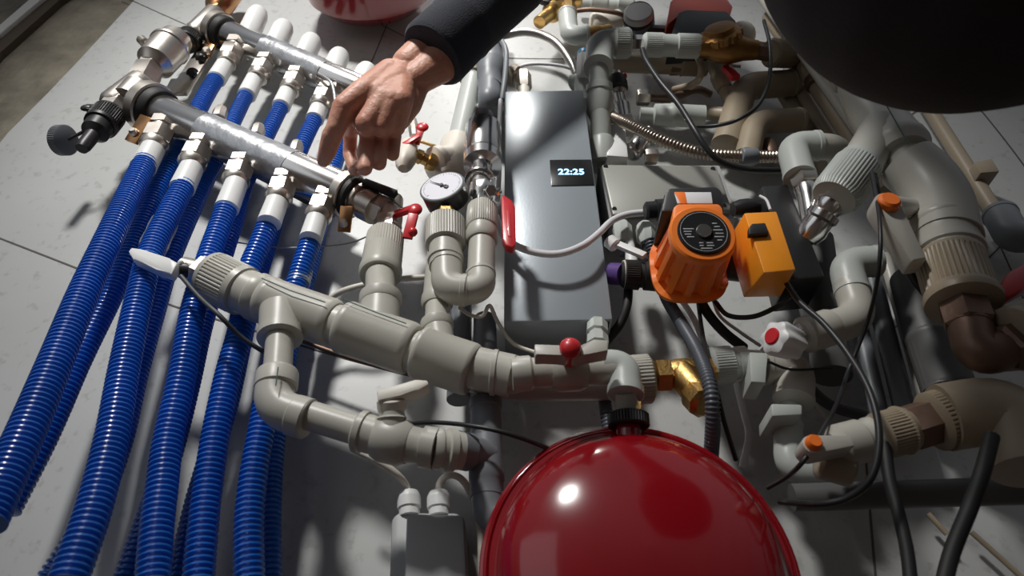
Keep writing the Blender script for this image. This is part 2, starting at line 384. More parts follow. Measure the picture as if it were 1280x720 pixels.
g = G(); g.lathe((172, 118, hA), (190, 134, hA), [(0, 17), (1, 17)]); g.round_((183, 100, hA), (136, 136, hA), 18); g.round_((176, 110, hA), (158, 130, hA), 20)
part(t, 'end_tee', g, 'nickel')
drain(t, (152, 124, hA), (102, 186, hA+.01), (108, 135, hA+.02), (82, 176, hA-.005), 17)
g = G(); g.hexn((176, 106, hA), (187, 86, hA), 18); g.hexn((186, 88, hA), (193, 76, hA), 15)
g.lathe((189, 84, hA), (224, 46, hA), [(0, 14), (.10, 19), (.14, 22), (.60, 23), (.62, 24.5), (.67, 24.5), (.70, 22), (.92, 19), (1, 12)], n=36)
av = part(t, 'air_vent', g, 'nickel'); g = G().lathe((190, 62, hA), (176, 49, hA), [(0, 3), (.6, 3), (.62, 6), (.95, 6), (1, 4)]); part(av, 'vent_screw', g, 'nickel')
g = G(); g.lathe((444, 247, hA), (470, 262, hA), [(0, 22), (.3, 22), (.32, 19), (.5, 19), (.52, 21), (1, 20)]); g.hexn((462, 255, hA), (484, 266, hA), 19)
g.elbow([(474, 262, hA), (490, 262, hA), (486, 285, hA)], 15); g.lathe((489, 262, hA), (492, 246, hA), [(0, 14), (.8, 13), (1, 9)])
g.hexn((485, 274, hA), (482, 296, hA), 18); part(t, 'end_fitting', g, 'nickel')
g = G().bar((455, 228, hA+.02), (495, 243, hA+.02), 9, 8); part(t, 'spacer', g, 'black')
g = G().bar((494, 268, hA+.012), (518, 260, hA+.03), 9, 7); g.sphere((519, 262, hA+.03), 9, (1, .6, 1.1)); g.bar((517, 268, hA+.03), (509, 298, hA+.02), 12, 6); g.sphere((516, 290, hA+.024), 6)
part(t, 'tap_handle', g, 'red', 'red butterfly tap handle')
# upper manifold, close to the wall
hB = .05
uA, uB = P(282, 42, hB), P(470, 122, hB); ud = uB-uA; ru = 18.5*K((uA+uB)/2)
t = T('pipe_manifold', 'upper chrome tube manifold with white caps, partly hidden by the hand', 'manifold', P(360, 80, 0))
g = G().lathe(uA, uB, [(0, ru*.75), (.02, ru*.92), (.04, ru), (.97, ru), (1, ru*.8)], n=40, px=False); part(t, 'tube', g, 'chrome')
g = G(); a, b = uA+ud*.30, uA+ud*.70; R = []; x, y = frame(ud)
for i in range(26):
    c = a.lerp(b, i/25); R.append([c+(x*math.cos(2*math.pi*q/36)+y*math.sin(2*math.pi*q/36))*ru*(1.04+.05*math.sin(i*1.9+q*1.1)*math.sin(q*.7+i)) for q in range(36)])
g.rings(R); tw = part(t, 'tape_wrap', g, 'tape', 'crumpled silver tape', 25)
g = G().cable([(398, 92, hB+.03), (414, 104, hB+.035), (420, 130, hB+.03)], 2); part(tw, 'loose_end', g, 'tape')
clampring(t, (268, 36, hB), (284, 43, hB), 21, ((266, 52, hB-.005), (250, 80, hB-.02)), 13, (259, 65, hB-.004))
for (nx, ny), (ex, ey) in (((297, 52), (283, 80)), ((334, 74), (322, 98)), ((372, 91), (362, 114)), ((410, 110), (399, 134)), ((448, 126), (438, 148))):
    outlet(t, (nx, ny, hB+.006), (ex, ey, hB+.004), 13.5)
for x0, y0 in ((322, 24), (354, 41), (389, 58), (424, 76), (458, 94)):
    g = G().lathe((x0-15, y0+28, hB), (x0+2, y0-10, hB+.004), [(0, 9), (.15, 11), (.2, 13.5), (.85, 13), (.96, 11), (1, 7)], n=24); part(t, 'valve_cap', g, 'white', 'white plastic valve cap')
g = G(); g.lathe((258, 30, hB), (276, 39, hB), [(0, 12), (1, 12)]); g.round_((272, 14, hB), (240, 46, hB), 13); part(t, 'end_tee', g, 'nickel')
drain(t, (245, 38, hB), (222, 66, hB+.006), (216, 38, hB+.02), None, 13)
g = G(); g.hexn((264, 24, hB), (271, 12, hB), 12); g.lathe((268, 16, hB), (292, -18, hB), [(0, 9), (.1, 13), (.2, 16), (.9, 17), (1, 8)], n=30); part(t, 'air_vent', g, 'copper')
# manifold bracket
t = T('manifold_bracket', 'grey steel bracket strip with bolts linking both manifolds on the left', 'bracket', P(240, 100, 0))
g = G().bar((262, 56, .03), (222, 118, .04), 22, 5); g.bar((222, 100, .035), (195, 150, .05), 15, 5); part(t, 'plate', g, 'nickel')
for a in ((252, 72), (241, 92)):
    g = G().lathe(P(*a, .036), P(*a, .048), [(0, 7.5), (.3, 7.5), (.35, 5), (.9, 5), (1, 3)]); part(t, 'bolt', g, 'black')
g = G().bar((207, 150, .035), (425, 262, .045), 26, 8); tr = part(t, 'rear_rail', g, 'dark_grey', 'dark rail behind the lower manifold')

# ================================================================ BLUE HOSES
PIT = .0056
def hose(pts, r0, sl, label, group, tape=None, slr=None):
    t = T('corrugated_hose', label, 'hose', pts[-1], group)
    g = G().cable(pts, r0, corr=(PIT, .15)); h = part(t, 'corrugated_tube', g, 'blue', angle=42)
    if sl:
        r1 = (slr or r0*1.0); k_ = .82
        g = G().lathe(sl[0], sl[1], [(0, r1*.80), (.15, r1*.84), (.17, r1*.98), (.97, r1*1.04), (1, r1*.9)], n=32); part(t, 'sleeve', g, 'white', 'white plastic end sleeve')
    if tape:
        for A, B, r in tape:
            g = G().lathe(A, B, [(0, r), (.25, r*1.04), (.5, r*1.0), (.8, r*1.05), (1, r)], n=26); part(t, 'tape_band', g, 'tape', 'silver tape band')
GF = 'front row of blue corrugated hoses'; GB = 'rear row of blue corrugated hoses'
hf = .10
def hp(l, h0, h1): n = len(l); return [(x, y, h0+(h1-h0)*i/(n-1)) for i, (x, y) in enumerate(l)]
hose(hp([(184, 198), (162, 243), (140, 290), (105, 365), (70, 450), (30, 545), (-20, 655)], hf, .20), 18.3, ((194, 181, hf), (178, 211, hf)), 'leftmost blue corrugated hose, curving out of the frame at the left edge', GF, slr=14.5)
hose(hp([(233, 226), (212, 266), (190, 312), (174, 372), (155, 461), (140, 545), (117, 636), (84, 730)], hf, .17), 18.3, ((242, 205, hf), (227, 237, hf)), 'second blue hose from the left, with a band of silver tape', GF, [((206, 278, hf+.001), (190, 312, hf+.001), 16)], slr=14.5)
hose(hp([(288, 246), (274, 285), (260, 325), (242, 387), (227, 472), (210, 551), (203, 604), (196, 660), (190, 740)], hf, .13), 17, ((298, 223, hf), (283, 262, hf)), 'third blue hose from the left, passing behind the knurled grey union', GF, slr=14)
hose(hp([(340, 266), (325, 305), (310, 343), (301, 408), (285, 468), (270, 540), (259, 614), (253, 667), (247, 740)], hf-.008, .10), 16, ((348, 247, hf), (336, 280, hf)), 'fourth blue hose from the left, passing behind the grey pipe line', GF, slr=14)
hose(hp([(394, 285), (384, 315), (374, 345), (358, 400), (342, 460), (328, 530), (317, 593), (311, 657), (312, 740)], hf-.008, .09), 15.5, ((398, 268, hf), (388, 300, hf)), 'rightmost front blue hose, running behind the grey elbow', GF, [((377, 338, hf-.014), (372, 356, hf-.010), 14)], slr=13.5)
h2 = .052
hose(hp([(274, 92), (258, 118), (240, 152), (222, 190), (198, 236), (170, 300), (138, 370), (98, 450), (55, 545), (5, 640)], h2, .09), 13.4, ((286, 74, h2), (270, 100, h2)), 'rear blue hose from the first upper outlet, close behind the leftmost hose', GB, slr=11)
hose(hp([(310, 114), (297, 140), (282, 172), (262, 215), (240, 262), (213, 325), (193, 390), (170, 470), (152, 545), (125, 620), (92, 680), (50, 745)], h2, .08), 13, ((321, 94, h2), (308, 120, h2)), 'rear blue hose from the second upper outlet, beside the taped hose', GB, slr=10.8)
hose(hp([(354, 128), (342, 152), (328, 180), (310, 220), (290, 285), (268, 355), (252, 410), (236, 480), (215, 560), (192, 630), (160, 720), (150, 745)], h2, .08), 13, ((362, 110, h2), (351, 134, h2)), 'rear blue hose from the third upper outlet, emerging at bottom left of the third hose', GB, slr=10.8)
hose(hp([(396, 144), (384, 168), (372, 195), (354, 240), (336, 300), (316, 365), (302, 425), (285, 500), (262, 575), (245, 635), (226, 720), (222, 745)], h2, .07), 13, ((402, 128, h2), (393, 150, h2)), 'rear blue hose from the fourth upper outlet, just left of the hand', GB, slr=10.8)
hose(hp([(434, 165), (420, 200), (404, 260), (388, 330), (368, 400), (350, 490), (340, 570), (336, 650), (336, 745)], h2-.015, .035), 12.5, ((438, 145, h2), (432, 168, h2)), 'rear blue hose in shadow, mostly hidden behind the grey elbow', GB, slr=10.8)

# ================================================================ MAIN GREY PIPE LINE
def seam(par, pts, r=.0006):
    part(par, 'printed_line', G().path([Q(p) for p in pts], r, 6), 'pipe_line')
hm = .135
def m_(x, y, dh=0): return (x, y, hm+dh)
t = T('distribution_pipe', 'thick beige plastic pipe line with tees, sloping from the white bleed lever to the centre', 'pipe', P(440, 410, 0))
g = G().bend([m_(290, 357), m_(350, 381), m_(480, 426), m_(560, 452), m_(640, 470)], 26, 40); part(t, 'pipe', g, 'ppr')
g = G().knurl(m_(264, 344), m_(306, 365), 32); part(t, 'ribbed_union', g, 'ppr')
g = G().lathe(m_(303, 363), m_(336, 377), [(0, 29), (.5, 29), (.55, 31), (.8, 31), (.85, 29.5), (1, 29)]); part(t, 'coupling', g, 'ppr')
g = G().sleeve(m_(330, 374), m_(418, 405), 30.5); g.lathe(m_(352, 388, .006), m_(350, 424, .008), [(0, 27), (.72, 26), (.74, 27.5), (.96, 27.5), (1, 24)]); te = part(t, 'tee', g, 'ppr'); 
g = G().sleeve(m_(428, 408), m_(516, 437), 33.5); g.lathe(m_(473, 424), m_(476, 370), [(0, 25), (.7, 25), (1, 25)]); g.lathe(m_(475.5, 381), m_(476, 368), [(0, 25), (.2, 26.5), (.8, 26.5), (1, 23)]); part(t, 'tee', g, 'ppr')
g = G().sleeve(m_(523, 440), m_(592, 463), 33.5); g.lathe(m_(553, 450), m_(546, 404), [(0, 19), (1, 19)]); g.lathe(m_(547, 412), m_(545.5, 400), [(0, 19), (.2, 20.5), (.8, 20.5), (1, 18)]); part(t, 'tee', g, 'ppr')
g = G().lathe(m_(596, 463), m_(658, 470), [(0, 25), (.30, 26), (.32, 29), (.40, 29), (.42, 26), (.8, 24), (1, 19)]); part(t, 'reducer', g, 'ppr')
seam(t, [off(m_(337, 370), .030), off(m_(372, 386), .031), off(m_(414, 400), .0305)]); seam(t, [off(m_(436, 396), .030), off(m_(475, 412), .030), off(m_(512, 426), .030)])
g = G().hexn(m_(248, 338), m_(268, 347), 21); g.round_(m_(226, 334), m_(252, 340), 14); part(t, 'end_nut', g, 'nickel')
bl = T('bleed_valve', 'white lever bleed tap at the left end of the thick beige pipe line', 'valve', m_(215, 332))
g = G().solid([m_(160, 314, .02), m_(164, 309, .02), m_(178, 311, .02), m_(212, 323, .02), m_(222, 328, .02), m_(214, 343, .02), m_(196, 337, .02), m_(166, 324, .02)], [off(m_(x, y, .02), -.013) for x, y in ((160, 314), (164, 309), (178, 311), (212, 323), (222, 328), (214, 343), (196, 337), (166, 324))], .002)
part(bl, 'lever', g, 'white'); g = G().lathe(m_(210, 334, .008), m_(240, 339, .004), [(0, 6), (.4, 6), (.45, 9), (.8, 10), (1, 8)]); part(bl, 'stem', g, 'black'); g = G().sphere(m_(226, 328, .014), 3.5); part(bl, 'pin', g, 'white')
# upper riser from second tee to the manifold
t = T('riser_pipe', 'short beige riser joining the thick pipe line to the lower manifold', 'pipe', m_(475, 370))
g = G().plain(m_(476, 376), (475, 338, .12), 18.5); part(t, 'pipe', g, 'ppr')
g = G().lathe((475, 345, .12), (482, 294, hA+.012), [(0, 24), (.05, 26), (.13, 26), (.15, 24.5), (.55, 24.5), (.57, 24.5, 1), (.95, 24, 1), (1, 20)]); part(t, 'ribbed_adapter', g, 'ppr')
# third tee riser + U with gauge
t = T('gauge_riser', 'beige U-shaped riser carrying the pressure gauge and chrome relief tap', 'pipe', m_(548, 400))
g = G().plain(m_(546, 406), m_(546, 378, -.01), 14.5); part(t, 'pipe', g, 'ppr')
g = G().lathe(m_(546, 384, -.01), m_(551, 318, -.015), [(0, 17), (.06, 19.5), (.16, 19.5), (.18, 18), (1, 18)]); part(t, 'coupling', g, 'ppr')
g = G().elbow([m_(558, 328, .012), m_(559, 361, .012), m_(582, 363, .012)], 20, 17); part(t, 'elbow', g, 'ppr')
g = G().elbow([m_(580, 363, .012), m_(602, 362, .012), m_(601, 342, .01)], 18.5, 17); part(t, 'elbow', g, 'ppr')
g = G().plain(m_(601, 350, .01), m_(603, 290, .01), 17); part(t, 'pipe', g, 'ppr')
g = G().lathe(m_(557, 334, .01), m_(557, 276, .01), [(0, 20), (.1, 20), (.12, 22), (.22, 22), (.24, 20.5), (.44, 20.5), (.46, 25), (.50, 25.5, 1), (.93, 25.5, 1), (.96, 25), (1, 20)]); part(t, 'ribbed_adapter', g, 'ppr')
g = G().lathe(m_(602, 303, .01), m_(603, 258, .01), [(0, 18), (.05, 20), (.25, 20), (.28, 18.5), (.34, 18.5), (.36, 20, 1), (.92, 20, 1), (1, 16)]); part(t, 'ribbed_adapter', g, 'ppr')
# gauge
t = T('pressure_gauge', 'round white-faced pressure gauge with black case on the U-shaped riser', 'gauge', m_(557, 276, .01))
g = G().hexn(m_(557, 280, .012), m_(558, 262, .014), 12); part(t, 'brass_neck', g, 'brass')
gc = P(561, 254, .135); gn = (V((0, -1, 0))+V((-.26, 0, .10))).normalized(); gf = gc+gn*.026; rg = 28*K(gc)
g = G().lathe(gc, gf, [(0, rg*.80), (.1, rg*.96), (1, rg)], n=48, px=False); part(t, 'case', g, 'black')
g = G().torus(gf, gn, rg*.97, rg*.055, px=False, n=48); part(t, 'bezel', g, 'pvc')
g = G().lathe(gf, gf+gn*.0015, [(0, rg*.94), (1, rg*.94)], n=48, px=False); dl = part(t, 'dial', g, 'dial')
gx, gy = frame(gn, V((0, 0, 1)))   # gx ~ up, gy sideways
def onface(c, n_, u, v_, a, rr): return c+(u*math.cos(a)+v_*math.sin(a))*rr
g = G()
for i in range(31):
    a = math.radians(-135+9*i); L_ = .86; l0 = .76 if i % 5 == 0 else .81
    g.path([onface(gf+gn*.0018, gn, gx, gy, a, rg*l0), onface(gf+gn*.0018, gn, gx, gy, a, rg*L_)], .00022, 4)
part(dl, 'scale_marks', g, 'black')
c = gf+gn*.003; side = V((-1, 0, .75)); nd = (side-gn*side.dot(gn)).normalized()
g = G().path([c-nd*rg*.30, c, c+nd*rg*.72], lambda l, L: .0009*(1-l/L)+.0003, 6); g.lathe(c-gn*.001, c+gn*.001, [(0, rg*.09), (1, rg*.08)], px=False); g.bar(c-nd*rg*.38, c-nd*rg*.18, rg*.16, .001, px=False, hint=gn); part(dl, 'needle', g, 'dark_grey')
# chrome relief tap + cylinder
t = T('relief_valve', 'chrome cylinder with black top above a small tap with a red lever', 'valve', m_(603, 262, .01))
g = G().lathe(m_(603, 262, .01), m_(601, 222, .008), [(0, 11), (.1, 12.5), (.35, 12.5), (.4, 15), (.7, 15), (.75, 12), (1, 12)], n=8); g.lathe(m_(600, 245, .01), m_(600, 210, .005), [(0, 13), (1, 13)]); g.torus(m_(600, 226, .008), V((0, .2, 1)), 17, 3); part(t, 'tap_body', g, 'chrome')
g = G().lathe(m_(603, 214, .004), m_(604, 160, -.005), [(0, 12), (.08, 13), (.12, 23), (.26, 24), (.28, 22), (.30, 23.5), (.96, 23.5), (1, 20)], n=40); part(t, 'cylinder', g, 'chrome')
g = G().lathe(m_(604, 162, -.005), m_(604, 144, -.01), [(0, 13), (.15, 14), (.9, 13), (1, 11)], n=40); part(t, 'top_knob', g, 'black')
g = G().bar(m_(606, 238, .016), m_(624, 240, .03), 9, 7); g.hexn(m_(614, 238, .02), m_(614, 238, .034), 8); part(t, 'lever_nut', g, 'chrome')
g = G(); o_ = [(626, 246), (630, 243), (640, 250), (644, 258), (645, 304), (641, 309), (632, 306), (628, 298)]
g.slab(o_, hm+.022, hm+.034, .002); lv = part(t, 'lever', g, 'red', 'red plastic lever')
g = G().slab([(633.5, 262), (638, 264), (639, 296), (635, 294)], hm+.034, hm+.0348, .0003); part(lv, 'raised_grip', g, 'red')

# ================================================================ LOWER BRANCH
hl = .15
def l_(x, y, dh=0): return (x, y, hl+dh)
t = T('branch_pipe', 'beige branch pipe dropping from the first tee and turning right to a ball valve', 'pipe', l_(345, 470))
g = G().bend([l_(350, 420, -.005), l_(344, 506), l_(470, 545)], 18.5, 30); part(t, 'pipe', g, 'ppr')
g = G().elbow([l_(346, 470), l_(340, 510), l_(386, 523)], 24.5, 26, lip=False); g.lathe(l_(347, 466), l_(345, 486), [(0, 25), (.1, 26), (.9, 26), (1, 24)]); g.lathe(l_(366, 518), l_(386, 524), [(0, 24), (.1, 26), (.9, 26), (1, 24)]); part(t, 'elbow', g, 'ppr')
seam(t, [off(l_(356, 476), .024), off(l_(354, 500), .026)])
t = T('ball_valve', 'beige plastic ball valve with angled lever on the lower branch pipe', 'valve', l_(490, 550))
g = G().lathe(l_(446, 538), l_(478, 547), [(0, 23), (.08, 26.5), (.3, 26.5), (.33, 24), (1, 24)]); g.lathe(l_(470, 546), l_(512, 556), [(0, 25), (.2, 29), (.8, 29), (1, 24)]); g.lathe(l_(505, 554), l_(545, 561), [(0, 24), (.55, 22), (.58, 26), (1, 26)]); g.lathe(l_(490, 545, .006), l_(490, 510, .015), [(0, 18), (.6, 17), (.62, 19), (.7, 16), (1, 15)])
part(t, 'body', g, 'ppr')
g = G().lathe(l_(490, 514, .012), l_(489, 498, .02), [(0, 17), (.3, 18), (.9, 18), (1, 15)]); g.solid([l_(471, 488, .03), l_(519, 474, .03), l_(534, 475, .03), l_(536, 480, .03), l_(522, 488, .03), l_(500, 494, .03), l_(472, 502, .03)], [off(l_(x, y, .03), -.016) for x, y in ((471, 488), (519, 474), (534, 475), (536, 480), (522, 488), (500, 494), (472, 502))], .0015); part(t, 'lever', g, 'offwhite')
t = T('pipe_coupling', 'beige coupling between the ball valve and the grey drain tee', 'coupling', l_(555, 563))
g = G().lathe(l_(540, 560), l_(578, 564, -.01), [(0, 24), (.15, 26), (.25, 26), (.3, 24), (.45, 24), (.5, 27.5), (.72, 27.5), (.76, 24), (1, 23)]); part(t, 'socket', g, 'ppr')
t = T('drain_pipe', 'dark grey plastic drain pipe with tee and bend at the bottom centre', 'pipe', (608, 560, .09))
g = G().bend([(606, 400, .05), (607, 505, .09), (608, 648, .10), (680, 652, .10)], 19, 26); part(t, 'pipe', g, 'pvc')
g = G().lathe((607, 500, .10), (608, 548, .10), [(0, 18), (.03, 21), (.25, 21), (.28, 19.5), (1, 19.5)]); g.lathe((608, 545, .10), (609, 588, .10), [(0, 20), (1, 20)]); g.lathe((610, 570, .10), (566, 561, .125), [(0, 20), (.5, 21), (.55, 23.5), (1, 23.5)]); part(t, 'tee', g, 'pvc')
g = G().lathe((608, 585, .10), (609, 622, .10), [(0, 19), (.05, 22.5), (.45, 22.5), (.5, 21), (1, 21)]); g.elbow([(609, 618, .10), (610, 650, .10), (660, 652, .10)], 21, 24, lip=False); part(t, 'bend', g, 'pvc')
one('drain_pipe', 'thin grey drain pipe standing behind the U-shaped riser', 'pipe', G().plain((577, 380, .04), (573, 500, .05), 14), 'pvc')
# brown thin tube behind
one('thin_tube', 'thin brown tube running behind the thick beige pipe line', 'tube', G().cable([(372, 424, .05), (440, 448, .05), (520, 470, .05), (600, 486, .05), (660, 492, .05)], 3.2), 'brown_metal')
one('cable', 'black cable crossing in front of the grey drain tee to the red vessel', 'cable', G().cable([(508, 530, .10), (545, 528, .12), (600, 534, .14), (650, 547, .135), (715, 573, .10)], 3), 'black')
one('cable', 'dark cable hanging from the bleed tap across the blue hoses', 'cable', G().cable([(226, 345, .15), (250, 372, .15), (275, 395, .15), (300, 420, .13), (330, 440, .11), (352, 452, .08)], 3), 'dark_grey')
one('cable', 'beige cable passing behind the short riser left of the gauge', 'cable', G().cable([(396, 392, .06), (414, 372, .07), (440, 360, .08), (490, 350, .08), (548, 345, .08)], 4), 'offwhite')
one('cable', 'pale wire looping below the U-shaped riser beside the grey box', 'cable', G().cable([(574, 384, .10), (588, 394, .10), (603, 395, .10), (612, 382, .10), (622, 402, .09), (640, 428, .08), (668, 440, .08), (700, 447, .09)], 2.5), 'offwhite')
one('wire', 'thin translucent wire crossing behind the blue hoses', 'wire', G().cable([(275, 300, .05), (345, 309, .07), (400, 308, .07), (440, 303, .06), (470, 290, .05)], 1), 'print')

# ================================================================ JUNCTION BOX (bottom)
t = T('junction_box', 'light grey junction box at the bottom with two cable glands on top', 'junction box', (535, 680, 0))
g = G().slab([(489, 648), (497, 640), (572, 640), (580, 648), (586, 800), (484, 800)], 0, .055, .004); part(t, 'base', g, 'jbox')
g = G().slab([(508, 640), (580, 642), (588, 800), (502, 800)], .052, .085, .005); part(t, 'lid', g, 'jbox')
for x0 in (512, 549):
    g = G().lathe((x0, 645, .05), (x0-1, 614, .05), [(0, 13), (.3, 13), (.32, 15), (.7, 15), (.72, 15), (.95, 12), (1, 8)], n=12); part(t, 'cable_gland', g, 'white')
one('cable', 'beige cable dropping into the left gland of the bottom junction box', 'cable', G().cable([(440, 560, .08), (470, 575, .08), (495, 592, .07), (508, 608, .055), (511, 625, .05)], 4.5), 'offwhite')
one('cable', 'beige cable looping out of the right gland of the bottom junction box', 'cable', G().cable([(548, 625, .05), (550, 604, .055), (562, 594, .06), (578, 600, .05), (590, 622, .03), (600, 660, .02), (602, 740, .02)], 4.5), 'offwhite')

# ================================================================ GREY CONTROL BOX
t = T('control_box', 'large grey metal control box with a small digital display', 'control box', (690, 250, 0))
hb = .10
g = G().slab([(631, 114), (729, 112), (766, 399), (630, 402)], .018, hb, .0025); part(t, 'housing', g, 'box_paint')
g = G().slab([(634, 122), (727, 120), (762, 396), (634, 396)], .0, .019, .0); part(t, 'mounting_frame', g, 'box_side')
fr = P(690, 402, hb); zb = P(700, 399, hb).z
g = G().solid([V((P(631, 400, hb).x+.002, -hb+.004, zb-.0006)), V((P(765, 400, hb).x-.002, -hb+.004, zb-.0006)), V((P(765, 400, hb).x-.002, -.02, zb-.0006)), V((P(631, 400, hb).x+.002, -.02, zb-.0006))], [V((P(631, 400, hb).x+.002, -hb+.004, zb+.002)), V((P(765, 400, hb).x-.002, -hb+.004, zb+.002)), V((P(765, 400, hb).x-.002, -.02, zb+.002)), V((P(631, 400, hb).x+.002, -.02, zb+.002))]); part(t, 'shaded_bottom', g, 'box_side', 'dark underside with shade put into its colour')  # thin sheet carrying the underside's shade as near-black colour
g = G().slab([(687, 199.5), (739, 199), (743, 231), (689, 232)], hb-.001, hb+.0015, .0008); ds = part(t, 'display', g, 'display')
cu = bpy.data.curves.new('digits', 'FONT'); cu.body = '22:25'; cu.align_x = 'CENTER'; cu.align_y = 'CENTER'; cu.size = 15*K((714, 215, hb)); cu.extrude = .0002; cu.offset = .0003
tmp = bpy.data.objects.new('tmp', cu); COL.objects.link(tmp); bpy.context.view_layer.update()
me = bpy.data.meshes.new_from_object(tmp.evaluated_get(bpy.context.evaluated_depsgraph_get())); bpy.data.objects.remove(tmp)
c = P(714, 215, hb+.002); g = G(); g.v = [V((c.x+v.co.x, c.y-v.co.z, c.z+v.co.y)) for v in me.vertices]; g.f = [tuple(p.vertices) for p in me.polygons]
part(ds, 'digits', g, 'digits', 'glowing blue-white digits 22:25')
for x0, y0 in ((640, 123), (722, 121)):
    pass
one('cable', 'white cable arcing across the grey control box to the orange pump', 'cable', G().cable([(620, 270, hb+.01), (628, 292, hb+.02), (645, 307, hb+.03), (672, 316, hb+.03), (700, 317, hb+.03), (728, 307, hb+.03), (748, 292, hb+.025), (765, 276, hb+.02), (785, 268, hb+.015), (812, 265, hb+.012)], 4.6), 'cable_white')
# plastic fitting under box corner
t = T('hose_fitting', 'light grey plastic fitting under the lower right corner of the control box', 'fitting', (747, 420, .1))
g = G().lathe((747, 432, .10), (746, 402, .09), [(0, 14), (.3, 14), (.35, 11), (.45, 11), (.5, 14), (.85, 14), (1, 10)], n=8); part(t, 'nut', g, 'ppr_cool')

# ================================================================ CENTRAL VALVE, STRAINER
hv = .155
def c_(x, y, dh=0): return (x, y, hv+dh)
t = T('ball_valve', 'beige ball valve with a two-winged handle and round red centre cap', 'valve', c_(712, 465))
g = G().lathe(c_(640, 468), c_(705, 463), [(0, 20), (.15, 22), (.35, 22), (.4, 19), (1, 19)]); g.lathe(c_(690, 464), c_(733, 463), [(0, 22), (.2, 26), (.8, 26), (1, 22)]); g.lathe(c_(730, 463), c_(770, 462), [(0, 19), (1, 19)]); g.lathe(c_(712, 462), off(c_(712, 458), .028), [(0, 14), (1, 14)]); part(t, 'body', g, 'ppr')
hw = hv+.048
g = G().slab([(668, 430), (700, 431), (708, 436), (708, 446), (697, 442), (669, 444)], hw-.016, hw, .0012); g.slab([(716, 436), (730, 430), (742, 424), (760, 425), (760, 439), (735, 441), (716, 447)], hw-.016, hw, .0012); part(t, 'wing_handle', g, 'ppr')
g = G().lathe(c_(712, 450, .02), c_(713, 436, hw-hv+.004), [(0, 10), (1, 10)]); g.sphere((713, 435, hw+.002), 14, (1, .8, 1)); part(t, 'red_cap', g, 'red', 'round glossy red cap')
t = T('elbow_pipe', 'grey plastic elbow turning down from the winged ball valve to the red vessel', 'pipe', c_(780, 480))
g = G().elbow([c_(752, 458), c_(780, 456), c_(782, 492)], 20.5, 20, lip=False); g.lathe(c_(782, 484), c_(782, 495), [(0, 21), (.1, 23), (.9, 23), (1, 21)]); part(t, 'elbow', g, 'ppr_cool')
g = G().plain(c_(782, 490), c_(784, 508, -.01), 14); part(t, 'pipe', g, 'ppr')
g = G().hexn((784, 497, .145), (785, 520, .14), 17); part(t, 'nut', g, 'nickel')
t = T('return_pipe', 'shaded thick beige pipe running behind the winged ball valve', 'pipe', (700, 480, .09))
g = G().bend([(592, 466, .115), (640, 478, .095), (790, 476, .095)], 24, 40); part(t, 'pipe', g, 'ppr')
g = G().lathe((776, 476, .10), (814, 473, .10), [(0, 26), (.3, 27), (.35, 31), (.4, 31, 1), (.92, 31, 1), (1, 27)]); part(t, 'ribbed_union', g, 'ppr')
t = T('strainer', 'brass Y-shaped strainer with hexagonal ends, right of the ribbed union', 'strainer', (850, 475, .1))
g = G().lathe((812, 470, .10), (828, 469, .10), [(0, 13), (1, 13)]); part(t, 'nipple', g, 'nickel')
g = G().hexn((817, 470, .10), (838, 469, .10), 22); g.lathe((836, 469, .10), (884, 466, .10), [(0, 17), (.2, 20), (.8, 20), (1, 18)]); g.lathe((852, 468, .10), (878, 497, .115), [(0, 21), (.6, 20), (1, 19)]); g.hexn((876, 467, .10), (893, 466, .10), 20); part(t, 'body', g, 'brass')
g = G().lathe((868, 490, .11), (884, 507, .12), [(0, 20), (.2, 22), (.8, 22), (1, 15)], n=8); part(t, 'filter_cap', g, 'brass')
t = T('union_pipe', 'grey ribbed union with clipped pipe right of the black conduit', 'pipe', (930, 455, .1))
g = G().lathe((886, 458, .10), (934, 454, .10), [(0, 18), (.08, 24), (.1, 24, 1), (.5, 24, 1), (.55, 24), (.6, 20), (.7, 20), (.72, 22), (.95, 22), (1, 19)]); part(t, 'ribbed_union', g, 'ppr_cool')
g = G().lathe((930, 454, .10), (968, 455, .10), [(0, 17), (1, 17)]); part(t, 'pipe', g, 'ppr_cool')
g = G().slab([(937, 440), (960, 441), (957, 478), (939, 477)], .09, .125, .001); part(t, 'clip', g, 'ppr_cool')
g = G().elbow([(955, 458, .10), (996, 460, .10), (992, 500, .10)], 23, 24); part(t, 'elbow', g, 'ppr')

# ================================================================ PUMP
hp_ = .20
t = T('circulation_pump', 'orange finned circulation pump with a round black dial plate', 'pump', (870, 330, 0))
pc = P(879, 291, hp_); kk = K(pc)
b0 = P(858, 340, .12); ax = pc-b0
g = G(); R = []; n = 96
x, y = frame(ax, V((0, 0, 1)))
def sq(a, r, p=4.0): c_0, s_0 = abs(math.cos(a)), abs(math.sin(a)); return r/((c_0**p+s_0**p)**(1/p))
for tt, r, sqr, fin in ((0, 49, 3.2, 0), (.06, 51, 3.2, 0), (.10, 51, 3.2, 0), (.12, 46, 2.6, 1), (.80, 41, 2.4, 1), (.88, 41.5, 2.3, 0), (.97, 41, 2.2, 0), (1, 39, 2.1, 0)):
    c = b0+ax*tt; ring = []
    for i in range(n):
        a = 2*math.pi*i/n; rr = sq(a+math.pi/4*0, r, sqr)*kk
        if fin and (i % 8) in (0, 1, 2, 3): rr *= .84
        ring.append(c+(x*math.cos(a)+y*math.sin(a))*rr)
    R.append(ring)
g.rings(R); body = part(t, 'motor_housing', g, 'orange', angle=30)
dn = ax.normalized()
g = G().lathe(pc-dn*.002, pc+dn*.0025, [(0, 32.5), (.8, 32.5), (1, 31.5)], n=48); pl = part(t, 'dial_plate', g, 'display', 'round black printed plate')
g = G().lathe(pc, pc+dn*.006, [(0, 9.5), (.8, 9.5), (1, 8.5)], n=24); part(pl, 'speed_knob', g, 'steel')
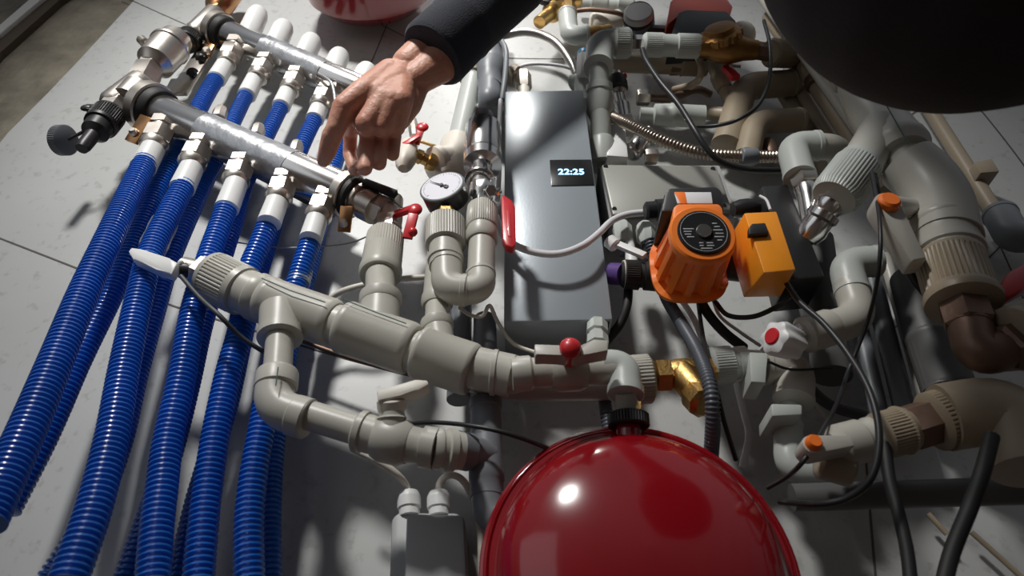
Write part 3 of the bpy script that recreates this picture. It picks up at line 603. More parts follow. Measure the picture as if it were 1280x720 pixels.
px_, py_ = V((1, 0, 0)), None; up_ = (V((0, 0, 1))-dn*dn.z).normalized(); rt = dn.cross(up_); rt = -rt if rt.x < 0 else rt
g = G()
for u, v_, L_ in ((-25, 4, 13), (-25, 0, 10), (-24, -4, 8), (-22, -8, 9), (12, 12, 6), (14, 7, 7), (12, 2, 12), (14, -3, 10), (12, -8, 12), (15, -13, 6), (-8, -17, 5), (1, -17, 8), (-8, -21, 5), (1, -21, 9), (-7, -25, 14)):
    a = pc+dn*.0027+(rt*u+up_*v_)*kk; g.bar(a, a+rt*L_*kk, 1.4, .4, hint=dn)
for i in range(40):
    a0, a1 = 2*math.pi*i/40, 2*math.pi*(i+1)/40; g.bar(pc+dn*.0027+(rt*math.cos(a0)+up_*math.sin(a0))*kk*29, pc+dn*.0027+(rt*math.cos(a1)+up_*math.sin(a1))*kk*29, .6, .3, hint=dn)
part(pl, 'printed_marks', g, 'print')
for a, s_ in (((838, 352, .135), 5), ((903, 356, .13), 5), ((838, 270, .17), 4.5)):
    g = G().lathe(P(*a), off(a, .008), [(0, s_*1.3), (.5, s_*1.3), (.55, s_), (1, s_)]); part(t, 'screw', g, 'orange')
g = G().slab([(842, 258), (847, 254), (899, 254), (904, 260), (906, 290), (838, 290)], .13, hp_-.002, .003); part(t, 'upper_flange', g, 'orange')
g = G().slab([(831, 240), (836, 234), (896, 232), (903, 238), (906, 262), (826, 264)], .12, .19, .004); tb = part(t, 'terminal_box', g, 'black', 'black terminal box')
g = G().slab([(843, 240), (889, 240), (891, 254), (847, 254)], .188, .1915, .0005); lb = part(tb, 'sticker', g, 'label', 'white and orange warning sticker')
g = G().slab([(843, 239.8), (856, 239.8), (859, 254.2), (851, 254.2)], .191, .1922, .0003); part(lb, 'warning_patch', g, 'orange_cap')
g = G().lathe((806, 264, .14), (832, 262, .14), [(0, 9), (.1, 12), (.5, 12), (.55, 14), (1, 14)], n=10); part(t, 'cable_gland', g, 'black')
g = G().lathe((776, 343, .10), (832, 345, .10), [(0, 14), (.1, 19), (.13, 19, 1), (.4, 19, 1), (.42, 16), (.5, 16), (.52, 19), (.9, 20), (1, 18)]); cp = part(t, 'inlet_coupling', g, 'rubber', 'black inlet coupling')
g = G().lathe((764, 342, .09), (780, 343, .10), [(0, 14), (1, 14)]); part(t, 'purple_collar', g, 'purple')
g = G().lathe((779, 343, .10), (784, 343, .10), [(0, 18), (1, 18)]); part(cp, 'washer', g, 'offwhite')
g = G().round_((905, 330, .12), (945, 335, .12), 20); part(t, 'outlet', g, 'dark_grey')
t2 = T('valve_actuator', 'orange box-shaped valve actuator with a black button, right of the pump', 'actuator', (950, 330, 0))
FQ = [(930, 266, .205), (971, 264, .205), (995, 337, .205), (955, 341, .205)]; BQ = [(909, 301, .135), (948, 300, .135), (976, 371, .135), (929, 372, .135)]
g = G().solid(FQ, BQ, .0018); part(t2, 'cover', g, 'orange_box')
g = G().slab([(936, 284), (940, 279), (957, 278), (962, 291), (936, 293)], .204, .211, .0015); part(t2, 'button', g, 'black')
g = G().solid([(951, 232, .14), (985, 230, .14), (1032, 345, .14), (985, 350, .14)], [off(p, -.06) for p in ((951, 232, .14), (985, 230, .14), (1032, 345, .14), (985, 350, .14))], .003); part(t2, 'base_housing', g, 'black', 'black base box')
g = G().lathe((916, 262, .12), (950, 258, .12), [(0, 9), (.3, 12), (.6, 12), (1, 9)], n=10); part(t2, 'cable_gland', g, 'black')
g = G().cable([(950, 245, .15), (958, 250, .155), (963, 262, .155)], 1.8); part(t2, 'wire', g, 'label')

# ================================================================ CABLES, CONDUITS around the pump
def cor(name, label, pts, r, m='conduit', pit=.0042, amp=.14, cat='conduit', group=None): return tag(build(name, G().cable(pts, r, corr=(pit, amp)), m, angle=80), label, cat, group)
cor('conduit', 'dark grey corrugated conduit hanging from the left of the orange pump', [(812, 300, .10), (820, 330, .09), (832, 370, .09), (852, 405, .10), (872, 440, .13), (887, 480, .15), (891, 520, .14), (889, 570, .10)], 9)
cor('conduit', 'dark corrugated conduit dropping behind the grey elbow to the red vessel', [(752, 466, .07), (756, 500, .08), (762, 545, .08)], 8.5)
one('cable', 'thick black cable curving below the control box right edge', 'cable', G().cable([(786, 350, .08), (784, 380, .08), (775, 405, .07), (757, 428, .06), (748, 450, .05)], 6), 'rubber')
one('cable', 'thin black cable hanging below the orange pump past the conduit', 'cable', G().cable([(873, 380, .08), (877, 410, .10), (884, 450, .14), (896, 490, .15), (906, 530, .13), (920, 575, .10)], 3.2), 'black')
one('cable', 'thick black cable curving down right from below the pump', 'cable', G().cable([(872, 368, .09), (885, 392, .09), (905, 415, .08), (930, 435, .06)], 6.5), 'rubber')
one('cable', 'white cable curving beside the thick black one below the pump', 'cable', G().cable([(890, 370, .08), (900, 395, .08), (925, 415, .07), (950, 432, .05)], 2.2), 'cable_white')
one('cable', 'white cable slanting between conduit and pump', 'cable', G().cable([(850, 372, .05), (868, 400, .05), (880, 430, .05), (890, 450, .04)], 4), 'cable_white')
one('cable', 'white cable hanging right of the red vessel top', 'cable', G().cable([(914, 440, .03), (921, 480, .04), (931, 520, .04), (936, 545, .04), (928, 585, .03)], 4.5), 'cable_white')
one('cable', 'black cable drooping from the pump to the orange actuator', 'cable', G().cable([(893, 376, .10), (910, 394, .10), (940, 396, .11), (968, 385, .12), (990, 370, .12), (998, 350, .12)], 3.2), 'black')
one('cable', 'long black cable looping from the actuator down around the lower right valves', 'cable', G().cable([(982, 352, .17), (1000, 378, .18), (1030, 405, .19), (1062, 445, .20), (1088, 492, .21), (1099, 545, .21), (1090, 595, .20), (1060, 622, .18), (1020, 630, .16), (975, 627, .12)], 4.6), 'black')
one('cable', 'thin black cable from the red vessel up past the lower orange cap', 'cable', G().cable([(960, 610, .12), (985, 595, .15), (1005, 575, .18), (1030, 535, .17), (1048, 500, .15), (1062, 460, .13), (1085, 400, .16), (1098, 340, .22), (1100, 280, .24), (1090, 215, .22)], 2.6), 'black')
one('cable', 'black cable running down right behind the beige lever of the large valve', 'cable', G().cable([(1092, 218, .21), (1100, 255, .20), (1118, 300, .18), (1140, 345, .17), (1165, 378, .16)], 4.5), 'black')
one('cable', 'thick black cable falling to the bottom edge from the large brown elbow', 'cable', G().cable([(1240, 545, .22), (1228, 590, .22), (1212, 635, .21), (1190, 690, .20), (1176, 745, .20)], 9.5), 'rubber')
one('cable', 'thick black cable falling to the bottom edge under the lower ribbed union', 'cable', G().cable([(1106, 555, .17), (1112, 600, .17), (1124, 645, .17), (1134, 690, .17), (1140, 745, .17)], 8), 'rubber')
# white plugs left of pump
for i, (x0, y0, lab) in enumerate(((778, 290, 'white plastic hose nut between the control box and the conduit nut'), (807, 291, 'white plastic nut on top of the corrugated conduit'))):
    t = T('hose_nut', lab, 'nut', (x0, y0, .08)); part(t, 'nut', G().lathe((x0+2, y0+14, .09), (x0-1, y0-10, .09), [(0, 9), (.2, 12), (.8, 12.5), (1, 9)], n=8), 'ppr_cool')
    part(t, 'pipe_end', G().plain((x0+2, y0+30, .08), (x0+1, y0+8, .09), 6), 'black')
t = T('drain_tap', 'small white plastic tap with lever left of the pump coupling', 'tap', (780, 312, .09))
part(t, 'lever', G().bar((766, 303, .11), (806, 320, .12), 9, 6), 'white'); part(t, 'knob', G().round_((760, 300, .11), (770, 308, .11), 9), 'white'); part(t, 'body', G().lathe((790, 330, .09), (786, 300, .09), [(0, 8), (1, 6)]), 'white')

# ================================================================ LEFT OF THE BOX (supply pipes)
t = T('supply_pipe', 'light grey plastic pipe left of the control box with a side valve tee', 'pipe', (575, 150, .05))
g = G().plain((594, 84, .05), (567, 205, .06), 13.5); part(t, 'pipe', g, 'ppr_cool')
g = G().elbow([(590, 98, .05), (596, 76, .05), (608, 66, .03)], 15.5, 12); part(t, 'elbow', g, 'ppr_tan_shade')
g = G().lathe((572, 178, .055), (564, 226, .055), [(0, 20), (.1, 22), (.9, 22), (1, 18)]); g.lathe((568, 202, .055), (540, 206, .07), [(0, 21), (.6, 21), (.65, 23), (.9, 22), (1, 15)]); part(t, 'tee', g, 'offwhite')
g = G().plain((564, 224, .055), (556, 300, .07), 14); part(t, 'lower_pipe', g, 'ppr')
t = T('radiator_valve', 'small brass valve with a pale knob and red tap above the gauge', 'valve', (530, 190, .07))
g = G().lathe((545, 206, .075), (520, 194, .09), [(0, 9), (.2, 12), (.4, 12), (.45, 8), (.7, 8), (.75, 10), (1, 9)], n=8); g.bar((520, 175, .09), (566, 190, .07), 3, 3); part(t, 'body', g, 'brass')
g = G().lathe((512, 178, .09), (504, 211, .10), [(0, 8), (.15, 12), (.6, 14), (.9, 10), (1, 6)], n=10); part(t, 'knob', g, 'offwhite')
g = G().bar((520, 180, .10), (527, 160, .11), 8, 5); g.sphere((528, 159, .11), 8, (1, .5, 1)); g.bar((505, 182, .105), (524, 170, .11), 7, 5); part(t, 'red_tap', g, 'red')
g = G().lathe((518, 172, .09), (516, 150, .08), [(0, 6), (.5, 7), (1, 5)], n=8); part(t, 'stem', g, 'nickel')
t = T('drain_pipe', 'grey drain pipe with socket and white ring at the top, left of the control box', 'pipe', (612, 90, .07))
g = G().bend([(618, 36, .04), (613, 70, .07), (612, 128, .08), (616, 140, .03)], 15, 14); part(t, 'pipe', g, 'pvc')
g = G().lathe((613, 112, .075), (614, 62, .07), [(0, 15.5), (.3, 15.5), (.32, 17), (.5, 17), (.55, 18.5), (.65, 18.5), (.7, 16), (1, 15.5)]); part(t, 'socket', g, 'pvc')
g = G().torus((612, 136, .05), V((0, .5, -1)), 15, 3); part(t, 'ring', g, 'white')
one('cable', 'white cable running down the left side of the control box', 'cable', G().cable([(626, 125, .09), (624, 160, .09), (624, 210, .09), (622, 250, .09)], 3.2), 'cable_white')
one('braided_hose', 'steel braided hose arching above the control box', 'hose', G().cable([(628, 44, .05), (660, 40, .06), (690, 50, .06), (712, 75, .06), (722, 100, .05), (726, 130, .04)], 5.5), 'steel')
one('braided_hose', 'thin steel hose looping down left of the control box top', 'hose', G().cable([(622, 44, .09), (632, 62, .10), (632, 90, .10), (628, 125, .09)], 3.6), 'pvc')
one('cable', 'thin white cable curving over the control box top', 'cable', G().cable([(640, 86, .05), (665, 80, .06), (700, 82, .06), (725, 90, .05), (745, 92, .05)], 2), 'cable_white')
t = T('pipe_fitting', 'nickel nut fitting on the top edge of the control box', 'fitting', (655, 105, .04))
part(t, 'nut', G().hexn((655, 112, .05), (654, 92, .05), 10), 'nickel'); part(t, 'stem', G().plain((655, 125, .05), (655, 108, .05), 8), 'offwhite'); part(t, 'cap', G().round_((637, 92, .04), (648, 96, .04), 13), 'ppr_tan_shade')

# ================================================================ TOP CENTRE
t = T('brass_valve', 'brass tee valve at the top edge with a cone pointing left', 'valve', (695, 15, .06))
g = G().lathe((704, 4, .06), (674, 28, .07), [(0, 9), (.35, 10), (.4, 13), (.5, 13), (.55, 8.5), (1, 8)]); g.round_((692, 4, .06), (724, -4, .06), 13); g.lathe((708, -2, .06), (710, 20, .06), [(0, 11), (.5, 10), (.6, 12), (1, 12)], n=8); part(t, 'body', g, 'brass')
part(t, 'handle', G().bar((680, 4, .08), (700, -12, .08), 12, 7), 'black')
t = T('elbow_pipe', 'small white-grey plastic elbow at the top, left of the ribbed elbow', 'pipe', (715, 40, .06))
part(t, 'elbow', G().elbow([(709, 18, .07), (712, 45, .07), (735, 44, .07)], 12, 14), 'ppr_cool'); part(t, 'brass_end', G().lathe((734, 42, .065), (762, 36, .06), [(0, 8), (.5, 8), (.55, 6), (1, 6)]), 'brass')
t = T('supply_pipe', 'pale plastic pipe with sockets crossing behind the top elbow', 'pipe', (750, 8, .03))
part(t, 'pipe', G().plain((722, 5, .03), (800, 8, .03), 7), 'ppr_cool'); part(t, 'socket', G().sleeve((738, 5, .03), (760, 6, .03), 9), 'ppr_cool'); part(t, 'tee', G().sleeve((772, 6, .03), (792, 8, .03), 9), 'ppr_cool')
one('braided_hose', 'thin brown flexible hose behind the top gauge', 'hose', G().cable([(716, 14, .05), (740, 12, .06), (770, 16, .06), (790, 24, .05)], 3), 'brown_metal')
t = T('mixing_valve', 'pale pink plastic body behind the top elbows', 'valve', (752, 28, .03)); part(t, 'body', G().round_((738, 30, .03), (778, 26, .03), 14), 'offwhite'); part(t, 'base', G().round_((742, 50, .03), (742, 74, .03), 10), 'black')
t = T('pressure_gauge', 'small gauge seen edge-on at the top beside the red actuator', 'gauge', (797, 24, .06))
part(t, 'case', G().lathe((800, 36, .05), (798, 20, .09), [(0, 15), (.4, 19), (.5, 19), (1, 19)], n=32), 'dark_grey'); part(t, 'dial', G().lathe((798, 21, .088), (798, 14, .10), [(0, 18.5), (.8, 18), (1, 16)], n=32), 'print'); part(t, 'stem', G().bar((808, 36, .07), (842, 38, .06), 9, 8), 'black')
t = T('shutoff_valve', 'white tap with a sky blue cap above the control box corner', 'valve', (730, 90, .05))
part(t, 'handle', G().lathe((729, 98, .07), (730, 68, .08), [(0, 7), (.1, 9), (.85, 9.5), (1, 8)], n=8), 'white'); part(t, 'cap', G().lathe((730, 70, .08), (730, 64, .082), [(0, 8), (.7, 8), (1, 6)]), 'sky_blue', 'sky blue cap'); part(t, 'body', G().elbow([(716, 104, .05), (727, 100, .06), (730, 130, .05)], 10, 8), 'ppr_cool')
hk = .13
t = T('elbow_pipe', 'large pale grey plastic elbow with ribbed union at the top, right of the control box', 'pipe', (750, 100, .08))
part(t, 'elbow', G().elbow([(782, 54, hk), (750, 53, hk), (748, 84, hk)], 17, 18), 'ppr_cool'); part(t, 'ribbed_union', G().lathe((766, 54, hk), (788, 54, hk), [(0, 16), (.15, 19), (.2, 19, 1), (.85, 19, 1), (1, 16)]), 'ppr_cool')
part(t, 'pipe', G().plain((748, 80, hk), (753, 200, .05), 12.5), 'ppr_cool')
part(t, 'union', G().lathe((749, 104, hk-.018), (751, 152, hk-.052), [(0, 12), (.05, 16.5), (.2, 16.5), (.22, 14), (.3, 14), (.32, 17), (.75, 17), (.9, 14), (1, 12)]), 'ppr_cool')
part(t, 'nut', G().hexn((786, 55, hk), (804, 55, hk), 11), 'chrome')
part(t, 'socket', G().lathe((752, 172, .068), (753, 202, .05), [(0, 13), (.1, 15), (1, 15)]), 'ppr_cool')
t = T('union_pipe', 'grey double ribbed union leading into the bronze regulator at the top', 'pipe', (840, 58, hk-.02))
part(t, 'ribbed_union', G().lathe((803, 56, hk), (876, 58, hk), [(0, 12), (.05, 15), (.08, 15, 1), (.3, 15, 1), (.33, 15), (.38, 13.5), (.58, 13.5), (.6, 15), (.62, 15, 1), (.94, 15, 1), (1, 13)]), 'ppr_cool')
t = T('pressure_regulator', 'bronze pressure regulator with round scalloped head at the top', 'regulator', (905, 60, hk-.03))
part(t, 'body', G().lathe((872, 58, hk), (946, 63, hk), [(0, 14), (.2, 15), (.4, 19), (.6, 19), (.8, 14), (1, 12)], n=10), 'old_brass')
part(t, 'head', G().lathe((902, 56, hk), (899, 32, hk+.03), [(0, 17), (.25, 19), (.3, 27, .92), (.62, 27, .92), (.66, 24), (.7, 20), (.92, 18), (1, 10)]), 'old_brass')
part(t, 'end_nut', G().hexn((940, 62, hk), (964, 66, hk), 11), 'brown_metal')
t = T('valve_actuator', 'red and black plastic actuator cut off by the top edge', 'actuator', (880, 20, .05))
part(t, 'cover', G().solid([(838, 2, .12), (846, -6, .12), (906, -6, .12), (916, 8, .12), (912, 18, .12), (850, 16, .12), (833, 34, .11)], [off(p, -.05) for p in ((838, 2, .12), (846, -6, .12), (906, -6, .12), (916, 8, .12), (912, 18, .12), (850, 16, .12), (833, 34, .11))], .002), 'coral')
part(t, 'base', G().solid([(848, 16, .125), (858, 12, .125), (908, 14, .125), (920, 26, .125), (922, 46, .12), (838, 46, .12)], [off(p, -.06) for p in ((848, 16, .125), (858, 12, .125), (908, 14, .125), (920, 26, .125), (922, 46, .12), (838, 46, .12))], .002), 'black', 'black lower half')
t = T('air_chamber', 'round pale pink dome behind the bronze regulator', 'chamber', (930, 40, .06)); part(t, 'dome', G().sphere((927, 44, .08), 17), 'offwhite')
t = T('supply_pipe', 'tan pipe with a nut running behind the double ribbed union', 'pipe', (820, 82, .05))
part(t, 'pipe', G().plain((760, 78, .06), (880, 82, .06), 12), 'ppr_tan_shade'); part(t, 'nut', G().hexn((837, 81, .06), (850, 81, .06), 13), 'brown_metal'); part(t, 'socket', G().sleeve((850, 81, .06), (884, 82, .06), 13.5), 'ppr_tan_shade')
one('braided_hose', 'tan flexible hose looping beneath the bronze regulator', 'hose', G().cable([(872, 70, .10), (877, 84, .10), (874, 98, .09), (864, 106, .07), (842, 112, .05)], 4.5), 'ppr_tan_shade')
t = T('shutoff_valve', 'small tap with a bright red handle under the bronze regulator', 'valve', (912, 92, .06))
part(t, 'body', G().lathe((890, 76, .08), (906, 112, .07), [(0, 7), (.2, 9), (.5, 9), (.55, 11), (.8, 11), (1, 9)]), 'ppr_tan_shade'); part(t, 'pipe', G().bend([(903, 104, .07), (922, 145, .06), (880, 140, .04)], 9, 12), 'ppr_tan_shade'); part(t, 'handle', G().bar((907, 84, .10), (920, 98, .10), 11, 7), 'red'); part(t, 'crossbar', G().bar((904, 80, .10), (926, 82, .10), 5, 4), 'nickel')
t = T('needle_valve', 'chrome valve with black collar and red dot right of the large pale elbow', 'valve', (772, 110, .06))
part(t, 'body', G().lathe((780, 150, .06), (768, 94, .08), [(0, 9), (.3, 11), (.35, 8), (.55, 8), (.6, 11), (1, 10)]), 'chrome'); part(t, 'collar', G().lathe((773, 112, .078), (770, 100, .08), [(0, 12), (.5, 13), (1, 12)]), 'black'); part(t, 'red_mark', G().sphere((780, 95, .085), 4), 'red'); part(t, 'hex', G().hexn((786, 166, .05), (781, 148, .06), 13), 'nickel')
t = T('pipe_coupling', 'grey horizontal pipe with rings above the corrugated steel hose', 'coupling', (830, 145, .05))
part(t, 'socket', G().lathe((800, 142, .06), (880, 146, .06), [(0, 8), (.2, 8), (.22, 13), (.45, 14), (.47, 15), (.55, 15), (.57, 14), (1, 14)]), 'ppr_cool'); part(t, 'nut', G().hexn((796, 122, .05), (812, 122, .05), 10), 'nickel'); part(t, 'flex_end', G().cable([(812, 122, .05), (840, 122, .05), (870, 112, .05), (888, 118, .04)], 5), 'brown_metal')
t = T('valve_bracket', 'white plastic block below the large pale elbow pipe', 'bracket', (768, 172, .04))
part(t, 'block', G().slab([(756, 152), (782, 158), (786, 196), (758, 194)], 0, .07, .004), 'white')
t = T('needle_valve', 'nickel valve cluster above the grey enclosure', 'valve', (795, 185, .04))
part(t, 'body', G().round_((788, 195, .05), (806, 168, .06), 12), 'chrome'); part(t, 'nut', G().hexn((806, 196, .05), (822, 196, .05), 10), 'nickel'); part(t, 'stem', G().lathe((800, 180, .06), (812, 160, .07), [(0, 6), (1, 4)]), 'nickel')
cor('steel_hose', 'corrugated stainless steel hose slanting across the top right', [(760, 144, .08), (785, 155, .10), (820, 172, .11), (860, 187, .11), (900, 194, .11), (950, 196, .10), (992, 195, .10)], 8, 'steel_brown', .0050, .20, 'hose')
one('hose_clip', 'plastic clip on the corrugated steel hose', 'clip', G().lathe((926, 195, .108), (946, 196, .105), [(0, 9), (.1, 10.5), (.9, 10.5), (1, 9)]), 'pvc')
one('cable', 'black cable curving from the double ribbed union over the steel hose', 'cable', G().cable([(803, 62, .15), (808, 76, .15), (825, 102, .15), (848, 130, .15), (868, 162, .15), (885, 188, .14), (905, 204, .13), (940, 212, .12), (985, 213, .10)], 4), 'black')
one('cable', 'thin black cable looping in front of the tan elbows at the top right', 'cable', G().cable([(955, 26, .14), (962, 55, .15), (962, 95, .14), (950, 128, .13), (925, 148, .12), (895, 157, .10), (862, 158, .09)], 2.6), 'black')
t = T('enclosure', 'grey flat metal enclosure with corner screws behind the orange pump', 'enclosure', (825, 235, 0))
part(t, 'lid', G().slab([(752, 205), (896, 207), (915, 262), (766, 268)], .015, .06, .003), 'enclosure'); part(t, 'base', G().slab([(748, 206), (900, 206), (922, 272), (762, 278)], 0, .05, .003), 'jbox')
for a in ((757, 208), (891, 211), (768, 261), (905, 257)):
    part(t, 'screw', G().lathe(P(*a, .059), P(*a, .0615), [(0, 3), (1, 2.6)]), 'dark_grey')

# ================================================================ RIGHT-HAND PIPES
t = T('elbow_pipe', 'dull brown-grey large elbow behind the thin looping cable', 'pipe', (930, 130, .06)); part(t, 'elbow', G().elbow([(908, 182, .05), (930, 108, .07), (990, 104, .06)], 17, 22), 'ppr_tan_shade')
t = T('elbow_pipe', 'brown-shaded elbow just above the steel hose clip', 'pipe', (950, 165, .06)); part(t, 'elbow', G().elbow([(934, 196, .06), (944, 152, .07), (1000, 150, .06)], 15, 22), 'ppr_tan_shade'); part(t, 'inner_stub', G().round_((958, 178, .05), (966, 198, .05), 11), 'brown_metal')
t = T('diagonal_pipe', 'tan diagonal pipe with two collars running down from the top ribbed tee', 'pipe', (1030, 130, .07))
part(t, 'pipe', G().plain((962, 20, .09), (1108, 238, .07), 10.5), 'ppr_tan_shade'); part(t, 'tee', G().lathe((985, 44, .09), (1020, 100, .085), [(0, 13), (.06, 14.5), (.2, 14.5), (.22, 13.5), (.94, 13.5), (1, 12)]), 'ppr_tan_shade'); part(t, 'ribbed_union', G().lathe((962, 66, .11), (1004, 68, .09), [(0, 15), (.05, 17.5), (.1, 17.5, 1), (.6, 17.5, 1), (.65, 16), (1, 16)]), 'ppr_tan_shade')
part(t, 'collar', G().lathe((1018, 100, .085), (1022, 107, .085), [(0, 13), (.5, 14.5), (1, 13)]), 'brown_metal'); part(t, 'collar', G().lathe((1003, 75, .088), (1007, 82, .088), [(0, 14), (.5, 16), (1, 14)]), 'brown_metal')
for lab, a, b, r, m in (('slim tan diagonal pipe directly left of the collared one', (992, 100, .05), (1075, 235, .04), 9, 'ppr_tan_shade'), ('shaded diagonal pipe ending at the brown-shaded elbow', (978, 112, .035), (1040, 220, .03), 10, 'ppr_tan_shade'), ('narrow grey diagonal pipe lit along its edge between tan pipes', (975, 70, .035), (1058, 205, .03), 5, 'ppr'), ('long narrow grey diagonal pipe from the top edge', (945, -12, .12), (1090, 190, .10), 5.5, 'ppr')):
    one('diagonal_pipe', lab, 'pipe', G().plain(a, b, r), m)
# big diagonal line
hr = .20
def r_f(x, y, dh=0): return (x, y, hr+dh)
t = T('main_riser', 'thick pale grey pipe line running diagonally down the right side to a ribbed union', 'pipe', r_f(1140, 230))
part(t, 'pipe', G().bend([r_f(1000, 10, -.05), r_f(1066, 98, -.03), r_f(1128, 190), r_f(1165, 250), r_f(1192, 345)], 22, 40), 'ppr')
part(t, 'ribbed_coupling', G().lathe(r_f(1034, 62, -.045), r_f(1064, 104, -.03), [(0, 15), (.05, 18), (.1, 18, 1), (.6, 18, 1), (.63, 16), (.7, 20), (.8, 20), (.82, 17), (.9, 20), (1, 18)]), 'ppr')
part(t, 'tee', G().lathe(r_f(1064, 100, -.025), r_f(1130, 196), [(0, 17), (.12, 24), (.45, 30), (.85, 32), (.88, 34), (.93, 34), (.95, 32), (1, 28)]).lathe(r_f(1104, 160), r_f(1072, 212, -.01), [(0, 26), (.6, 25), (1, 24)]), 'ppr')
part(t, 'ribbed_union', G().lathe(r_f(1086, 190, -.005), r_f(1042, 248, -.02), [(0, 22), (.2, 24), (.22, 27), (.3, 27), (.33, 29), (.36, 30, 1), (.9, 30, 1), (1, 26)]), 'ppr_cool')
part(t, 'elbow', G().elbow([r_f(1136, 206), r_f(1172, 238), r_f(1184, 300)], 37, 40, lip=False), 'ppr')
part(t, 'collar', G().lathe(r_f(1176, 278), r_f(1193, 335), [(0, 37), (.08, 39.5), (.16, 39.5), (.2, 37), (.6, 37), (.64, 39), (.72, 39), (.75, 36), (1, 36)]), 'ppr')
part(t, 'end_union', G().lathe(r_f(1186, 322), r_f(1206, 384), [(0, 38), (.08, 40), (.12, 40, 1), (.75, 40, 1), (.78, 41), (.86, 43), (.95, 42), (1, 34)]), 'ppr_tan_shade')
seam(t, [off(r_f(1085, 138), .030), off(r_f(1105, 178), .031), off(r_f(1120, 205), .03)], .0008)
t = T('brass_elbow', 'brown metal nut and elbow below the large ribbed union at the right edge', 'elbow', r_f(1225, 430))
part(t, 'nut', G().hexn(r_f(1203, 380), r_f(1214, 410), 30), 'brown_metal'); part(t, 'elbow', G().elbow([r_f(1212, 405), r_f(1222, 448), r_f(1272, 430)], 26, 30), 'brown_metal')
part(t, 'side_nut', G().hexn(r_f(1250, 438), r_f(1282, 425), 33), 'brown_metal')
t = T('pipe_coupling', 'beige ribbed coupling cut off by the right edge', 'coupling', r_f(1285, 415)); part(t, 'socket', G().knurl(r_f(1268, 425, .01), r_f(1330, 400, .01), 42), 'ppr_tan_shade')
t = T('shutoff_valve', 'dark red lever handle at the right edge', 'valve', r_f(1262, 352)); part(t, 'handle', G().solid([r_f(1243, 366, .02), r_f(1262, 338, .02), r_f(1300, 318, .02), r_f(1310, 345, .02), r_f(1262, 371, .02)], [off(r_f(x, y, .02), -.02) for x, y in ((1243, 366), (1262, 338), (1300, 318), (1310, 345), (1262, 371))], .004), 'red'); part(t, 'stem', G().lathe(r_f(1240, 385, .0), r_f(1252, 362, .01), [(0, 10), (1, 8)]), 'brown_metal')
def capvalve(lab, cx, cy, h, tip, r, bodypts=None):
    t = T('ball_valve', lab, 'valve', (cx, cy, h))
    c = Q((cx, cy, h)); tp = Q(tip); d = (tp-c).normalized(); k_ = K(c)
    s_ = d.cross(NZ).normalized(); w0, w1 = r*1.15*k_, r*.7*k_
    out = []; N = 9
    for i in range(N): a = math.pi*i/(N-1); out.append(c-d*math.sin(a)*w0+s_*math.cos(a)*w0)
    out += [tp-s_*w1, tp+s_*w1]
    part(t, 'lever', G().solid(out, [p+V((0, .022, 0)) for p in out], .003), 'ppr')
    part(t, 'cap', G().lathe(c-NZ*.002, c+NZ*.007, [(0, r*.92), (.7, r*.9), (1, r*.7)]), 'orange_cap', 'round orange cap')
    return t
t = capvalve('beige valve lever with an orange cap beside the thick diagonal pipe', 1110, 254, .235, (1150, 325, .22), 15)
part(t, 'stem', G().lathe((1112, 258, .225), (1140, 262, .20), [(0, 14), (1, 14)]), 'ppr')
t = capvalve('lower beige valve lever with an orange cap, right of the red vessel', 1016, 555, .19, (1066, 550, .19), 11)
part(t, 'body', G().lathe((1040, 560, .16), (1098, 545, .16), [(0, 18), (.15, 27), (.6, 27), (.65, 24), (.75, 24), (.8, 26), (1, 26)]), 'ppr')
part(t, 'lower_body', G().round_((1020, 575, .15), (1068, 588, .15), 22), 'ppr_tan_shade')
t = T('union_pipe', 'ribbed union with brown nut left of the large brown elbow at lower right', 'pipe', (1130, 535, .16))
part(t, 'ribbed_union', G().lathe((1096, 546, .165), (1134, 536, .165), [(0, 24), (.1, 29), (.15, 29, 1), (.75, 29, 1), (.8, 31), (1, 27)]), 'ppr_tan_shade')
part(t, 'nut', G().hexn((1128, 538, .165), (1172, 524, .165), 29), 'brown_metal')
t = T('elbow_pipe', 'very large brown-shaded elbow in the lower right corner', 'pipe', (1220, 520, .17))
part(t, 'elbow', G().elbow([(1178, 522, .17), (1262, 508, .18), (1290, 590, .18)], 42, 44, lip=False), 'ppr_tan_shade'); part(t, 'ribbed_collar', G().lathe((1164, 528, .167), (1198, 518, .17), [(0, 30), (.1, 37), (.15, 37, 1), (.8, 37, 1), (1, 36)]), 'ppr_tan_shade')
# elbow into chrome valve
t = T('elbow_pipe', 'pale grey double elbow above the chrome valve, right of the steel hose', 'pipe', (1010, 190, .12))
part(t, 'elbow', G().elbow([(1000, 222, .15), (990, 183, .15), (1022, 182, .15)], 18.5, 18), 'ppr_cool'); part(t, 'second_elbow', G().elbow([(1016, 183, .15), (1046, 184, .145), (1054, 204, .12)], 16.5, 16), 'ppr'); part(t, 'nut', G().hexn((1001, 212, .15), (1009, 234, .15), 18), 'nickel')
t = T('mixing_valve', 'chrome three-way valve between the pale elbow and the black actuator base', 'valve', (1020, 260, .12))
part(t, 'body', G().lathe((1007, 230, .15), (1018, 285, .14), [(0, 12), (.15, 15), (.3, 13), (1, 14)]), 'chrome'); part(t, 'side_port', G().lathe((1044, 246, .17), (1008, 300, .13), [(0, 18), (.2, 20), (.35, 17), (.38, 20), (.5, 20), (.55, 17), (.8, 18), (1, 14)]), 'chrome'); part(t, 'lower_port', G().round_((1000, 296, .12), (1016, 304, .12), 16), 'black')
